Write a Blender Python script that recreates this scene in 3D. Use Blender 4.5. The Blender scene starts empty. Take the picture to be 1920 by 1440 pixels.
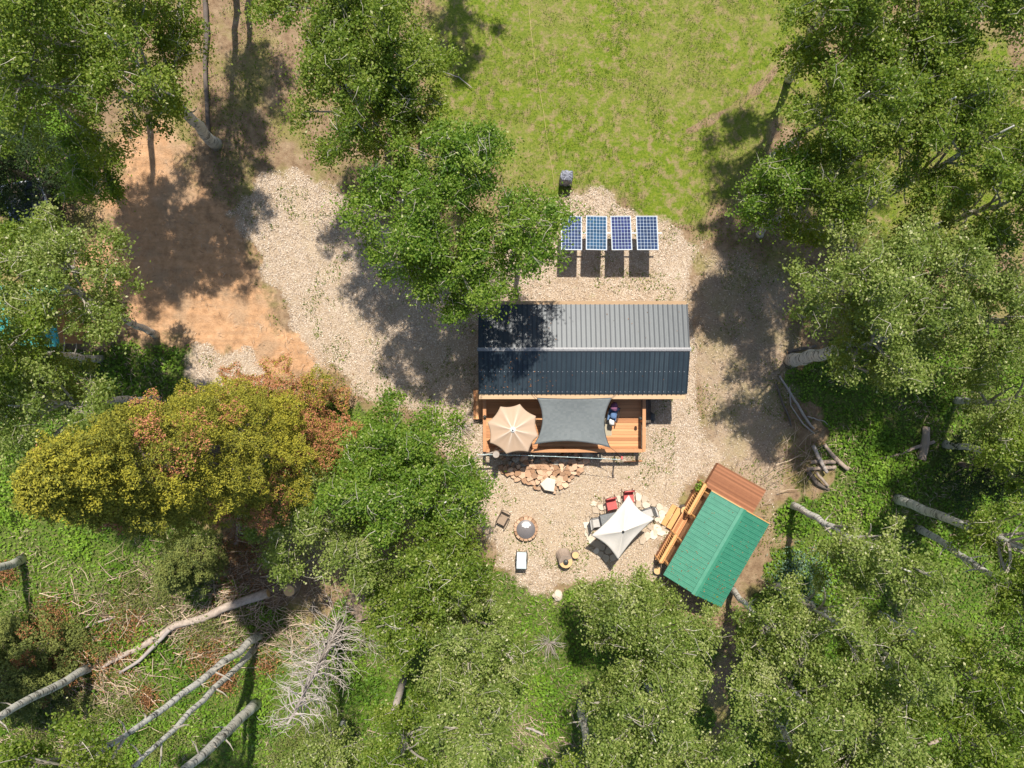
import bpy, math, random
import numpy as np
from mathutils import Vector, Matrix
random.seed(7); RNG = np.random.default_rng(7)
SC = bpy.context.scene
COL = SC.collection
# ------------------------------------------------------------------ camera, sky, sun, exposure
CAM_H = 37.0; FPX = 1371.0; TILT = math.radians(1.254)
cd = bpy.data.cameras.new('camera'); cam = bpy.data.objects.new('camera', cd); COL.objects.link(cam)
cam.location = (0, 0, CAM_H); cam.rotation_euler = (-TILT, 0, 0)
cd.sensor_width = 36; cd.lens = FPX / 1920 * 36; cd.clip_end = 2000; cd.clip_start = .1
SC.camera = cam
SUN = Vector((0.05, 0.55, 1.0)).normalized()
w = bpy.data.worlds.new('World'); SC.world = w; w.use_nodes = True
nt = w.node_tree; bg = nt.nodes['Background']; sk = nt.nodes.new('ShaderNodeTexSky')
sk.sky_type = 'NISHITA'; sk.sun_disc = False
sk.sun_elevation = math.asin(SUN.z); sk.sun_rotation = math.atan2(SUN.x, SUN.y)
nt.links.new(sk.outputs[0], bg.inputs[0]); bg.inputs[1].default_value = 0.118
sl = bpy.data.lights.new('sun', 'SUN'); sl.energy = 5.0; sl.angle = math.radians(0.75); sl.color = (1, .94, .84)
so = bpy.data.objects.new('sun', sl); COL.objects.link(so); so.rotation_euler = SUN.to_track_quat('Z', 'Y').to_euler()
SC.view_settings.view_transform = 'Standard'; SC.view_settings.look = 'None'
SC.view_settings.exposure = 0.54; SC.view_settings.gamma = 1
SC.cycles.max_bounces = 6; SC.cycles.transparent_max_bounces = 4

# ------------------------------------------------------------------ pixel of the photo -> point at height z
def W(px, py, z=0.0):
    dx = px - 960; dy = 720 - py
    y = dy * math.cos(TILT) - FPX * math.sin(TILT); zz = -dy * math.sin(TILT) - FPX * math.cos(TILT)
    t = (z - CAM_H) / zz
    return Vector((dx * t, y * t, z))
def WA(pts):
    return np.array([W(*p)[:2] for p in pts])

# ------------------------------------------------------------------ materials
def newmat(name):
    m = bpy.data.materials.new(name); m.use_nodes = True
    n = m.node_tree.nodes; return m, n, m.node_tree.links, n['Principled BSDF']
def srgb(r, g, b):
    f = lambda c: (c / 255 / 12.92) if c / 255 <= .04045 else ((c / 255 + .055) / 1.055) ** 2.4
    return (f(r), f(g), f(b), 1)
def C4(c): return (c[0], c[1], c[2], 1)
def pm(name, c1, c2, scale=3.0, rough=.8, metal=0.0, bump=.3, bscale=None, vmix=.5, stretch=None, spec=.5, dirt=None):
    """two colours mixed by noise and by the per-face value v"""
    m, n, l, b = newmat(name)
    tc = n.new('ShaderNodeTexCoord'); mp = n.new('ShaderNodeMapping'); l.new(tc.outputs['Object'], mp.inputs[0])
    if stretch: mp.inputs['Scale'].default_value = stretch
    nz = n.new('ShaderNodeTexNoise'); nz.inputs['Scale'].default_value = scale; nz.inputs['Detail'].default_value = 6
    nz.inputs['Roughness'].default_value = .65
    l.new(mp.outputs[0], nz.inputs[0])
    at = n.new('ShaderNodeAttribute'); at.attribute_name = 'v'
    mx = n.new('ShaderNodeMix'); mx.data_type = 'FLOAT'; mx.inputs[0].default_value = vmix
    l.new(nz.outputs[0], mx.inputs[2]); l.new(at.outputs['Fac'], mx.inputs[3])
    rp = n.new('ShaderNodeValToRGB'); rp.color_ramp.elements[0].position = .25; rp.color_ramp.elements[1].position = .75
    rp.color_ramp.elements[0].color = C4(c1); rp.color_ramp.elements[1].color = C4(c2)
    l.new(mx.outputs[0], rp.inputs[0]); l.new(rp.outputs[0], b.inputs['Base Color'])
    b.inputs['Roughness'].default_value = rough; b.inputs['Metallic'].default_value = metal
    b.inputs['Specular IOR Level'].default_value = spec
    if bump:
        nb = n.new('ShaderNodeTexNoise'); nb.inputs['Scale'].default_value = bscale or scale * 4; nb.inputs['Detail'].default_value = 5
        l.new(mp.outputs[0], nb.inputs[0]); bp = n.new('ShaderNodeBump'); bp.inputs['Strength'].default_value = bump
        bp.inputs['Distance'].default_value = .02; l.new(nb.outputs[0], bp.inputs['Height']); l.new(bp.outputs[0], b.inputs['Normal'])
    return m
def leafmat(name, cols, trans=.35, rough=.5, tcol=(.18, .26, .03)):
    """leaf colour from per-leaf value v (ramp), with light passing through"""
    m, n, l, b = newmat(name)
    at = n.new('ShaderNodeAttribute'); at.attribute_name = 'v'
    rp = n.new('ShaderNodeValToRGB'); el = rp.color_ramp.elements
    while len(el) < len(cols): el.new(.5)
    for i, (p, c) in enumerate(cols): el[i].position = p; el[i].color = C4(c)
    l.new(at.outputs['Fac'], rp.inputs[0]); l.new(rp.outputs[0], b.inputs['Base Color'])
    b.inputs['Roughness'].default_value = rough; b.inputs['Specular IOR Level'].default_value = .22
    tr = n.new('ShaderNodeBsdfTranslucent'); tr.inputs[0].default_value = C4(tcol)
    mx = n.new('ShaderNodeMixShader'); mx.inputs[0].default_value = trans
    l.new(b.outputs[0], mx.inputs[1]); l.new(tr.outputs[0], mx.inputs[2]); l.new(mx.outputs[0], n['Material Output'].inputs[0])
    return m

M = {}
M['leaf_a'] = leafmat('aspen_leaf', [(0, (.065, .115, .014)), (.5, (.155, .225, .026)), (.93, (.28, .32, .065)), (1, (.55, .54, .27))], trans=.45, tcol=(.29, .38, .025))
M['leaf_b'] = leafmat('aspen_leaf_pale', [(0, (.09, .135, .028)), (.5, (.205, .27, .055)), (.9, (.38, .41, .14)), (1, (.66, .63, .37))], trans=.45, tcol=(.33, .41, .045))
M['leaf_c'] = leafmat('aspen_leaf_fresh', [(0, (.055, .12, .015)), (.55, (.155, .25, .028)), (.95, (.28, .35, .06)), (1, (.48, .50, .22))], trans=.45, tcol=(.25, .39, .022))
M['fir_olive'] = leafmat('olive_needles', [(0, (.07, .085, .012)), (.4, (.195, .19, .022)), (.86, (.37, .325, .03)), (.88, (.30, .115, .05)), (1, (.48, .21, .11))], trans=.06, rough=.7, tcol=(.25, .2, .02))
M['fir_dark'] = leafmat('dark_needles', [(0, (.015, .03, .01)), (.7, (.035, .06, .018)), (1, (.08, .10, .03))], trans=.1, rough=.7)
M['fir_mid'] = leafmat('mid_needles', [(0, (.06, .09, .025)), (.6, (.19, .21, .05)), (.9, (.14, .14, .04)), (.92, (.25, .10, .04)), (1, (.3, .13, .06))], trans=.1, rough=.7)
M['under'] = leafmat('undergrowth_leaf', [(0, (.055, .12, .012)), (.45, (.145, .27, .024)), (.85, (.25, .39, .04)), (1, (.42, .48, .14))], trans=.35)
M['grassb'] = leafmat('grass_blade', [(0, (.05, .11, .006)), (.35, (.11, .19, .01)), (.75, (.21, .24, .022)), (1, (.34, .27, .12))], trans=.25, rough=.8, tcol=(.2, .25, .02))
M['rust'] = leafmat('rusty_needles', [(0, (.10, .05, .02)), (.5, (.26, .11, .045)), (1, (.38, .19, .09))], trans=.05, rough=.9)
M['bluewild'] = leafmat('blue_leaf', [(0, (.06, .13, .06)), (1, (.17, .25, .18))], trans=.1)

def barkmat(name, base, dark, bands=True):
    m, n, l, b = newmat(name)
    tc = n.new('ShaderNodeTexCoord'); mp = n.new('ShaderNodeMapping'); mp.inputs['Scale'].default_value = (1.2, 1.2, 5.5)
    l.new(tc.outputs['Object'], mp.inputs[0])
    nz = n.new('ShaderNodeTexNoise'); nz.inputs['Scale'].default_value = 1.6; nz.inputs['Detail'].default_value = 7; nz.inputs['Roughness'].default_value = .7
    l.new(mp.outputs[0], nz.inputs[0])
    rp = n.new('ShaderNodeValToRGB'); e = rp.color_ramp.elements
    e[0].position = .40; e[0].color = C4(dark); e[1].position = .475; e[1].color = C4(base)
    x = e.new(.7); x.color = C4([c * 1.25 for c in base])
    l.new(nz.outputs[0], rp.inputs[0]); l.new(rp.outputs[0], b.inputs['Base Color']); b.inputs['Roughness'].default_value = .75
    bp = n.new('ShaderNodeBump'); bp.inputs['Strength'].default_value = .5; bp.inputs['Distance'].default_value = .03
    l.new(nz.outputs[0], bp.inputs['Height']); l.new(bp.outputs[0], b.inputs['Normal'])
    return m
M['bark'] = barkmat('aspen_bark', (.50, .475, .42), (.05, .045, .04))
M['twigbark'] = pm('pale_branch', (.20, .17, .13), (.46, .41, .34), 3, .8, bump=.3)
M['twig'] = pm('pale_twig', (.22, .18, .13), (.46, .41, .34), 4, .8, bump=0)
M['deadwood'] = pm('dead_wood', (.20, .165, .14), (.46, .40, .355), 3, .85, bump=.4)
M['brush'] = pm('brushwood', (.15, .10, .065), (.50, .38, .27), 3, .9, bump=0, vmix=.8)
M['log'] = pm('log_bark', (.18, .13, .10), (.42, .33, .26), 2.5, .9, bump=.8, stretch=(1, 1, 1))
M['palelog'] = pm('pinkish_log_bark', (.22, .17, .135), (.50, .41, .33), 6, .9, bump=1.0, vmix=.05)
M['logdark'] = pm('dark_log_bark', (.05, .04, .033), (.17, .135, .11), 3, .9, bump=.8)  # dark bark, lowered further to paint shade on the top edge log
M['firbark'] = pm('fir_bark', (.08, .055, .04), (.2, .15, .12), 5, .9, bump=.6)
M['cut'] = pm('cut_wood', (.46, .27, .12), (.70, .46, .22), 9, .8, bump=.2)
M['deck'] = pm('stained_boards', (.36, .15, .055), (.62, .31, .135), 2.2, .62, bump=.25, vmix=.6, stretch=(.35, 6, 6))
M['deckred'] = pm('red_brown_boards', (.20, .075, .03), (.34, .14, .065), 2.2, .65, bump=.25, vmix=.6, stretch=(3, 3, 3))
M['rail'] = pm('stained_rail', (.30, .125, .045), (.50, .24, .105), 3, .6, bump=.2, vmix=.4)
M['cedar'] = pm('new_cedar', (.42, .20, .06), (.62, .34, .13), 3, .6, bump=.2, vmix=.4)
M['fascia'] = pm('fascia_wood', (.30, .19, .10), (.50, .34, .2), 4, .7, bump=.2, stretch=(.5, 4, 4))
M['siding'] = pm('siding_wood', (.25, .14, .07), (.38, .23, .12), 3, .7, bump=.3, stretch=(.5, 1, 5))
M['roofblk'] = pm('black_metal', (.015, .026, .036), (.034, .05, .062), 1.2, .44, .0, bump=.16, bscale=3.5, vmix=.35, spec=.40)
M['rib'] = pm('black_metal_rib', (.014, .021, .03), (.022, .03, .04), .7, .5, .0, bump=0, spec=.3)
M['ridge'] = pm('ridge_metal', (.12, .12, .125), (.30, .295, .30), 14, .5, .1, bump=.8, bscale=20)
M['screw'] = pm('screw_steel', (.5, .5, .5), (.8, .8, .8), 1, .3, .8, bump=0)
M['roofgrn'] = pm('green_metal', (.028, .16, .10), (.055, .235, .15), 2.6, .5, 0, bump=.2, bscale=4, vmix=.1)
M['ribgrn'] = pm('green_metal_rib', (.018, .15, .09), (.03, .19, .12), .9, .45, 0, bump=0)
M['sail'] = pm('grey_shade_cloth', (.125, .14, .142), (.17, .185, .185), 60, .85, bump=.3, bscale=120, vmix=.3)
M['tan'] = leafmat('tan_canvas', [(0, (.44, .31, .215)), (.5, (.53, .39, .285)), (1, (.80, .72, .63))], trans=.12, rough=.85, tcol=(.5, .35, .22))
M['white'] = leafmat('white_canvas', [(0, (.56, .52, .475)), (1, (.64, .60, .55))], trans=.12, rough=.8, tcol=(.7, .66, .6))
M['dkmetal'] = pm('dark_metal', (.02, .02, .022), (.05, .05, .05), 5, .5, .4, bump=0)
M['alu'] = pm('aluminium', (.36, .38, .40), (.5, .51, .53), 5, .6, .2, bump=0)
M['red'] = pm('red_cushion', (.42, .06, .055), (.58, .13, .12), 6, .8, bump=.3)
M['redframe'] = pm('dark_red_frame', (.06, .012, .012), (.12, .03, .03), 6, .5, bump=0)
M['cushgrey'] = pm('grey_cushion', (.34, .32, .30), (.48, .46, .43), 6, .85, bump=.3)
M['cushtan'] = pm('tan_cushion', (.22, .15, .10), (.34, .25, .18), 8, .85, bump=.3)
M['brown'] = pm('brown_wicker', (.05, .03, .025), (.12, .08, .06), 20, .7, bump=.5)
M['paleblue'] = pm('pale_vinyl', (.40, .47, .50), (.58, .64, .66), 4, .5, bump=.1)
M['tablegl'] = pm('grey_mosaic_top', (.05, .055, .06), (.28, .29, .29), 45, .45, bump=.2, vmix=.1)
M['pitcover'] = pm('grey_steel_cover', (.13, .115, .115), (.19, .17, .17), 3, .5, .2, bump=.1)
M['pitpatch'] = pm('white_patch', (.55, .55, .56), (.8, .8, .8), 6, .9, bump=.4)
M['orock'] = pm('orange_sandstone', (.30, .17, .095), (.58, .39, .26), 2.5, .9, bump=.9, vmix=.65)
M['prock'] = pm('pale_flagstone', (.40, .32, .235), (.64, .55, .44), 2.5, .9, bump=.6, vmix=.6)
M['grock'] = pm('grey_boulder', (.18, .16, .13), (.38, .34, .28), 3, .9, bump=.9, vmix=.5)
M['brock'] = pm('brown_boulder', (.16, .11, .075), (.34, .25, .17), 2, .9, bump=1.0, vmix=.1)
M['tarp'] = pm('grey_tarp', (.12, .125, .15), (.26, .265, .31), 3, .5, bump=.6, bscale=9)
M['teal'] = pm('teal_roof', (.03, .22, .20), (.06, .32, .29), 2, .5, bump=.1)
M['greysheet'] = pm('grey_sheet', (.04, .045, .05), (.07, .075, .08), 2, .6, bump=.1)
M['blue'] = pm('blue_cloth', (.06, .12, .24), (.12, .2, .35), 7, .9, bump=.4)
M['purple'] = pm('patterned_cloth', (.05, .03, .12), (.38, .14, .2), 18, .9, bump=.4)
M['whitep'] = pm('white_cloth', (.5, .5, .48), (.72, .71, .69), 7, .8, bump=.2)
M['rug'] = pm('woven_rug', (.27, .23, .16), (.42, .37, .27), 40, .95, bump=.4)
M['iron'] = pm('cast_iron', (.03, .03, .028), (.08, .08, .07), 9, .5, .3, bump=.3)
M['glassy'] = pm('solar_backing', (.26, .31, .38), (.34, .40, .46), 5, .7, bump=0, spec=.1)
M['cable'] = pm('pale_line', (.42, .36, .12), (.6, .5, .2), 2, .8, bump=0)
M['bulb'] = pm('light_bulb_glass', (.45, .6, .6), (.7, .8, .8), 2, .2, bump=0)
for i, c in enumerate([(.004, .017, .065), (.003, .036, .080), (.008, .015, .072), (.004, .018, .057)]):
    M['cell%d' % i] = pm('blue_silicon', c, [k * 1.5 for k in c], 3, .06, 0, bump=0, vmix=.6, spec=.4)

# ------------------------------------------------------------------ mesh builder
class MB:
    def __init__(s): s.v = []; s.f = []; s.a = []
    def add(s, vs, fs, val=.5):
        o = len(s.v); s.v += [tuple(p) for p in vs]; s.f += [tuple(i + o for i in f) for f in fs]; s.a += [val] * len(fs)
    def obox(s, c, ax, ay, az, val=.5, taper=1.0):
        c = Vector(c); ax = Vector(ax); ay = Vector(ay); az = Vector(az); vs = []
        for k in (-1, 1):
            t = taper if k > 0 else 1
            for i, j in ((-1, -1), (1, -1), (1, 1), (-1, 1)): vs.append(c + ax * i * t + ay * j * t + az * k)
        s.add(vs, [(3, 2, 1, 0), (4, 5, 6, 7), (0, 1, 5, 4), (1, 2, 6, 5), (2, 3, 7, 6), (3, 0, 4, 7)], val)
    def box(s, c, size, rz=0, val=.5):
        cs, sn = math.cos(rz), math.sin(rz)
        s.obox(c, (size[0] / 2 * cs, size[0] / 2 * sn, 0), (-size[1] / 2 * sn, size[1] / 2 * cs, 0), (0, 0, size[2] / 2), val)
    def beam(s, a, b, wd, ht, val=.5):
        a = Vector(a); b = Vector(b); d = b - a; L = d.length; d.normalize()
        up = Vector((0, 0, 1)) if abs(d.z) < .9 else Vector((0, 1, 0))
        sd = d.cross(up).normalized(); u = sd.cross(d).normalized()
        s.obox((a + b) / 2, d * L / 2, sd * wd / 2, u * ht / 2, val)
    def slab(s, top, th, val=.5, inset=0):
        n = len(top); c = sum((Vector(p) for p in top), Vector()) / n
        t = [Vector(p) for p in top]
        if inset:
            mid = [p - Vector((0, 0, inset * .5)) for p in t]; t2 = [p.lerp(c, .09) for p in t]
            bt = [p - Vector((0, 0, th)) for p in t]
            vs = t2 + mid + bt
            fs = [tuple(range(n))] + [(i, i + n, (i + 1) % n + n, (i + 1) % n) for i in range(n)] + [(i + n, i + 2 * n, (i + 1) % n + 2 * n, (i + 1) % n + n) for i in range(n)]
        else:
            bt = [p - Vector((0, 0, th)) for p in t]; vs = t + bt
            fs = [tuple(range(n)), tuple(range(2 * n - 1, n - 1, -1))] + [(i, i + n, (i + 1) % n + n, (i + 1) % n) for i in range(n)]
        s.add(vs, fs, val)
    def tube(s, pts, rad, n=6, val=.5, caps=True):
        pts = [Vector(p) for p in pts]; vs = []; fs = []
        if not hasattr(rad, '__len__'): rad = [rad] * len(pts)
        ref = None
        for i, p in enumerate(pts):
            d = (pts[min(i + 1, len(pts) - 1)] - pts[max(i - 1, 0)]).normalized()
            if ref is None: ref = Vector((1, 0, 0)) if abs(d.x) < .8 else Vector((0, 1, 0))
            a = (ref - d * ref.dot(d)).normalized(); b = d.cross(a); ref = a
            for k in range(n):
                t = 2 * math.pi * k / n; vs.append(p + (a * math.cos(t) + b * math.sin(t)) * rad[i])
        for i in range(len(pts) - 1):
            for k in range(n):
                fs.append((i * n + k, i * n + (k + 1) % n, (i + 1) * n + (k + 1) % n, (i + 1) * n + k))
        if caps: fs += [tuple(range(n - 1, -1, -1)), tuple((len(pts) - 1) * n + k for k in range(n))]
        s.add(vs, fs, val)
    def lathe(s, c, prof, n=24, val=.5, wob=0):
        c = Vector(c); vs = []; fs = []; wb = [1 + random.uniform(-wob, wob) for _ in range(n)]
        for r, z in prof:
            for k in range(n):
                t = 2 * math.pi * k / n; vs.append(c + Vector((math.cos(t) * r * wb[k], math.sin(t) * r * wb[k], z)))
        for i in range(len(prof) - 1):
            for k in range(n): fs.append((i * n + k, i * n + (k + 1) % n, (i + 1) * n + (k + 1) % n, (i + 1) * n + k))
        fs += [tuple(range(n - 1, -1, -1)), tuple((len(prof) - 1) * n + k for k in range(n))]
        s.add(vs, fs, val)
    def blob(s, c, r, n=8, m=6, j=.18, val=.5):
        c = Vector(c); vs = [c + Vector((0, 0, -r[2]))]; fs = []
        for i in range(1, m):
            ph = math.pi * i / m - math.pi / 2
            for k in range(n):
                t = 2 * math.pi * (k + .5 * (i % 2)) / n; q = 1 + random.uniform(-j, j)
                vs.append(c + Vector((math.cos(t) * math.cos(ph) * r[0] * q, math.sin(t) * math.cos(ph) * r[1] * q, math.sin(ph) * r[2] * q)))
        vs.append(c + Vector((0, 0, r[2]))); L = len(vs) - 1
        for k in range(n):
            fs.append((0, 1 + (k + 1) % n, 1 + k)); fs.append((L, L - n + k, L - n + (k + 1) % n))
        for i in range(m - 2):
            for k in range(n):
                a = 1 + i * n; fs.append((a + k, a + (k + 1) % n, a + n + (k + 1) % n, a + n + k))
        s.add(vs, fs, val)
def mesh_obj(name, mesh, mat, parent=None, smooth=False):
    mesh.materials.append(mat); o = bpy.data.objects.new(name, mesh); COL.objects.link(o)
    if smooth: mesh.polygons.foreach_set('use_smooth', [True] * len(mesh.polygons))
    if parent: o.parent = parent
    return o
def wpos(o):
    p = Vector(o.location)
    while o.parent: o = o.parent; p += Vector(o.location)
    return p
def build(name, mb, mat, parent=None, smooth=False, origin=None):
    og = wpos(parent) if parent else (Vector(origin) if origin is not None else None)
    if og is None:
        xs = np.array(mb.v); og = Vector((xs[:, 0].mean(), xs[:, 1].mean(), xs[:, 2].min()))
    me = bpy.data.meshes.new(name); me.from_pydata([(a - og.x, b - og.y, c - og.z) for a, b, c in mb.v], [], mb.f)
    at = me.attributes.new('v', 'FLOAT', 'FACE'); at.data.foreach_set('value', np.array(mb.a, dtype=np.float32))
    o = mesh_obj(name, me, M[mat] if isinstance(mat, str) else mat, parent, smooth)
    if not parent: o.location = og
    return o
def tag(o, label=None, cat=None, group=None, kind=None):
    if label: o['label'] = label
    if cat: o['category'] = cat
    if group: o['group'] = group
    if kind: o['kind'] = kind
    return o
def thing(name, loc, label, cat, group=None):
    o = bpy.data.objects.new(name, None); COL.objects.link(o); o.location = loc; o.empty_display_size = .3
    return tag(o, label, cat, group)
def quads_obj(name, V, v, mat, parent=None, origin=None, smooth=False):
    """V: (N,4,3) world-space quads, v: (N,) value per face"""
    N = len(V); og = np.array(wpos(parent)) if parent else (np.array(origin) if origin is not None else np.zeros(3))
    me = bpy.data.meshes.new(name); me.vertices.add(4 * N); me.loops.add(4 * N); me.polygons.add(N)
    me.vertices.foreach_set('co', (V.reshape(-1, 3) - og).astype(np.float32).ravel())
    me.loops.foreach_set('vertex_index', np.arange(4 * N, dtype=np.int32))
    me.polygons.foreach_set('loop_start', np.arange(0, 4 * N, 4, dtype=np.int32))
    try: me.polygons.foreach_set('loop_total', np.full(N, 4, dtype=np.int32))
    except Exception: pass
    at = me.attributes.new('v', 'FLOAT', 'FACE'); at.data.foreach_set('value', np.clip(v, 0, 1).astype(np.float32))
    me.update(calc_edges=True)
    o = mesh_obj(name, me, M[mat], parent)
    if not parent and origin is not None: o.location = origin
    return o
def leaf_quads(C, size, up=.6, asp=.62, rng=RNG, fold=.25, dirs=None):
    N = len(C); n = rng.normal(size=(N, 3)); n[:, 2] = np.abs(n[:, 2]) * (1 + up) + up * .6
    n /= np.linalg.norm(n, axis=1, keepdims=True)
    r = rng.normal(size=(N, 3)) if dirs is None else dirs
    u = r - n * (r * n).sum(1, keepdims=True); u /= np.linalg.norm(u, axis=1, keepdims=True) + 1e-9
    w_ = np.cross(n, u); s = size.reshape(-1, 1)
    a = C - u * s; b = C + w_ * s * asp + n * s * fold; c = C + u * s; d = C - w_ * s * asp + n * s * fold
    return np.stack([a, b, c, d], 1)
def vnoise(x, y, seed=0, n=64):
    g = np.random.default_rng(seed).random((n, n)); xi = np.floor(x).astype(int); yi = np.floor(y).astype(int)
    fx = x - xi; fy = y - yi; fx = fx * fx * (3 - 2 * fx); fy = fy * fy * (3 - 2 * fy)
    q = lambda i, j: g[i % n, j % n]
    return (q(xi, yi) * (1 - fx) + q(xi + 1, yi) * fx) * (1 - fy) + (q(xi, yi + 1) * (1 - fx) + q(xi + 1, yi + 1) * fx) * fy
def fbm(x, y, seed=0, o=4):
    t = 0; a = .5; s = 0
    for k in range(o): t = t + a * vnoise(x * 2 ** k + 13.7 * k, y * 2 ** k + 5.1 * k, seed + k); s += a; a *= .5
    return t / s

# ------------------------------------------------------------------ ground zones
def sdist(X, Y, poly):
    P = np.asarray(poly); n = len(P); d = np.full(X.shape, 1e9); ins = np.zeros(X.shape, bool)
    for i in range(n):
        a = P[i]; b = P[(i + 1) % n]; e = b - a; wx = X - a[0]; wy = Y - a[1]
        t = np.clip((wx * e[0] + wy * e[1]) / (e @ e + 1e-12), 0, 1)
        d = np.minimum(d, np.hypot(wx - e[0] * t, wy - e[1] * t))
        c = ((a[1] > Y) != (b[1] > Y)) & (X < (b[0] - a[0]) * (Y - a[1]) / (b[1] - a[1] + 1e-12) + a[0]); ins ^= c
    return np.where(ins, d, -d)
Z_GRAVEL = [WA([(470, 335), (560, 328), (640, 350), (720, 420), (800, 520), (900, 500), (960, 430), (1000, 372), (1040, 366), (1100, 358), (1150, 362), (1190, 392), (1235, 420), (1300, 455), (1305, 495), (1290, 560), (1300, 700), (1320, 800), (1340, 860), (1290, 930), (1260, 1000), (1225, 1080), (1120, 1090), (1075, 1110), (1010, 1105), (950, 1050), (900, 960), (850, 860), (760, 760), (690, 740), (620, 700), (560, 620), (530, 560), (490, 480), (430, 400)]),
            WA([(370, 650), (470, 660), (520, 720), (420, 760), (350, 730)])]
Z_SPARSE = [WA([(1290, 560), (1330, 480), (1400, 470), (1490, 520), (1490, 700), (1480, 900), (1460, 1000), (1430, 960), (1330, 880), (1300, 700)])]
Z_SAND = [WA([(215, 330), (250, 240), (330, 250), (400, 360), (450, 440), (500, 560), (560, 630), (610, 690), (560, 718), (500, 700), (430, 665), (330, 640), (250, 610), (200, 560), (150, 540), (160, 480), (190, 430)])]
Z_MEADOW = [WA([(820, -120), (1520, -120), (1515, 60), (1510, 180), (1440, 260), (1380, 350), (1330, 410), (1280, 440), (1200, 395), (1150, 352), (1090, 350), (1030, 360), (960, 340), (820, 300), (790, 200), (800, 60)]),
            WA([(1520, 120), (1900, 60), (1920, 200), (1900, 460), (1700, 480), (1560, 470), (1500, 380)])]
Z_LUSH = [WA([(1480, 700), (1560, 640), (2300, 560), (2300, 1700), (1340, 1700), (1375, 1440), (1390, 1140), (1440, 1080), (1480, 960), (1560, 900), (1540, 800)]),
          WA([(-400, 820), (0, 860), (120, 900), (400, 1000), (440, 1100), (600, 1180), (700, 1080), (960, 1060), (1010, 1110), (1080, 1112), (1200, 1100), (1330, 1170), (1330, 1700), (-400, 1700)]),
          WA([(200, 650), (360, 640), (440, 720), (600, 760), (800, 800), (900, 960), (700, 960), (200, 860), (-300, 850), (-300, 640)]),
          WA([(-400, -200), (180, -200), (180, 300), (60, 420), (-400, 450)])]
def zone(X, Y, polys, soft=.55, seed=3, amp=1.0):
    d = np.max([sdist(X, Y, p) for p in polys], 0) + (fbm(X * .9 + 40, Y * .9 + 40, seed) - .5) * 2 * amp
    return np.clip(.5 + d / (2 * soft), 0, 1)
def zones(X, Y):
    return dict(gravel=zone(X, Y, Z_GRAVEL, .6, 3, 1.0), sparse=zone(X, Y, Z_SPARSE, 1.2, 4, 1.2), sand=zone(X, Y, Z_SAND, .9, 5, 1.3),
                meadow=zone(X, Y, Z_MEADOW, 1.0, 6, 1.3), lush=zone(X, Y, Z_LUSH, .8, 7, 1.2))
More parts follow.
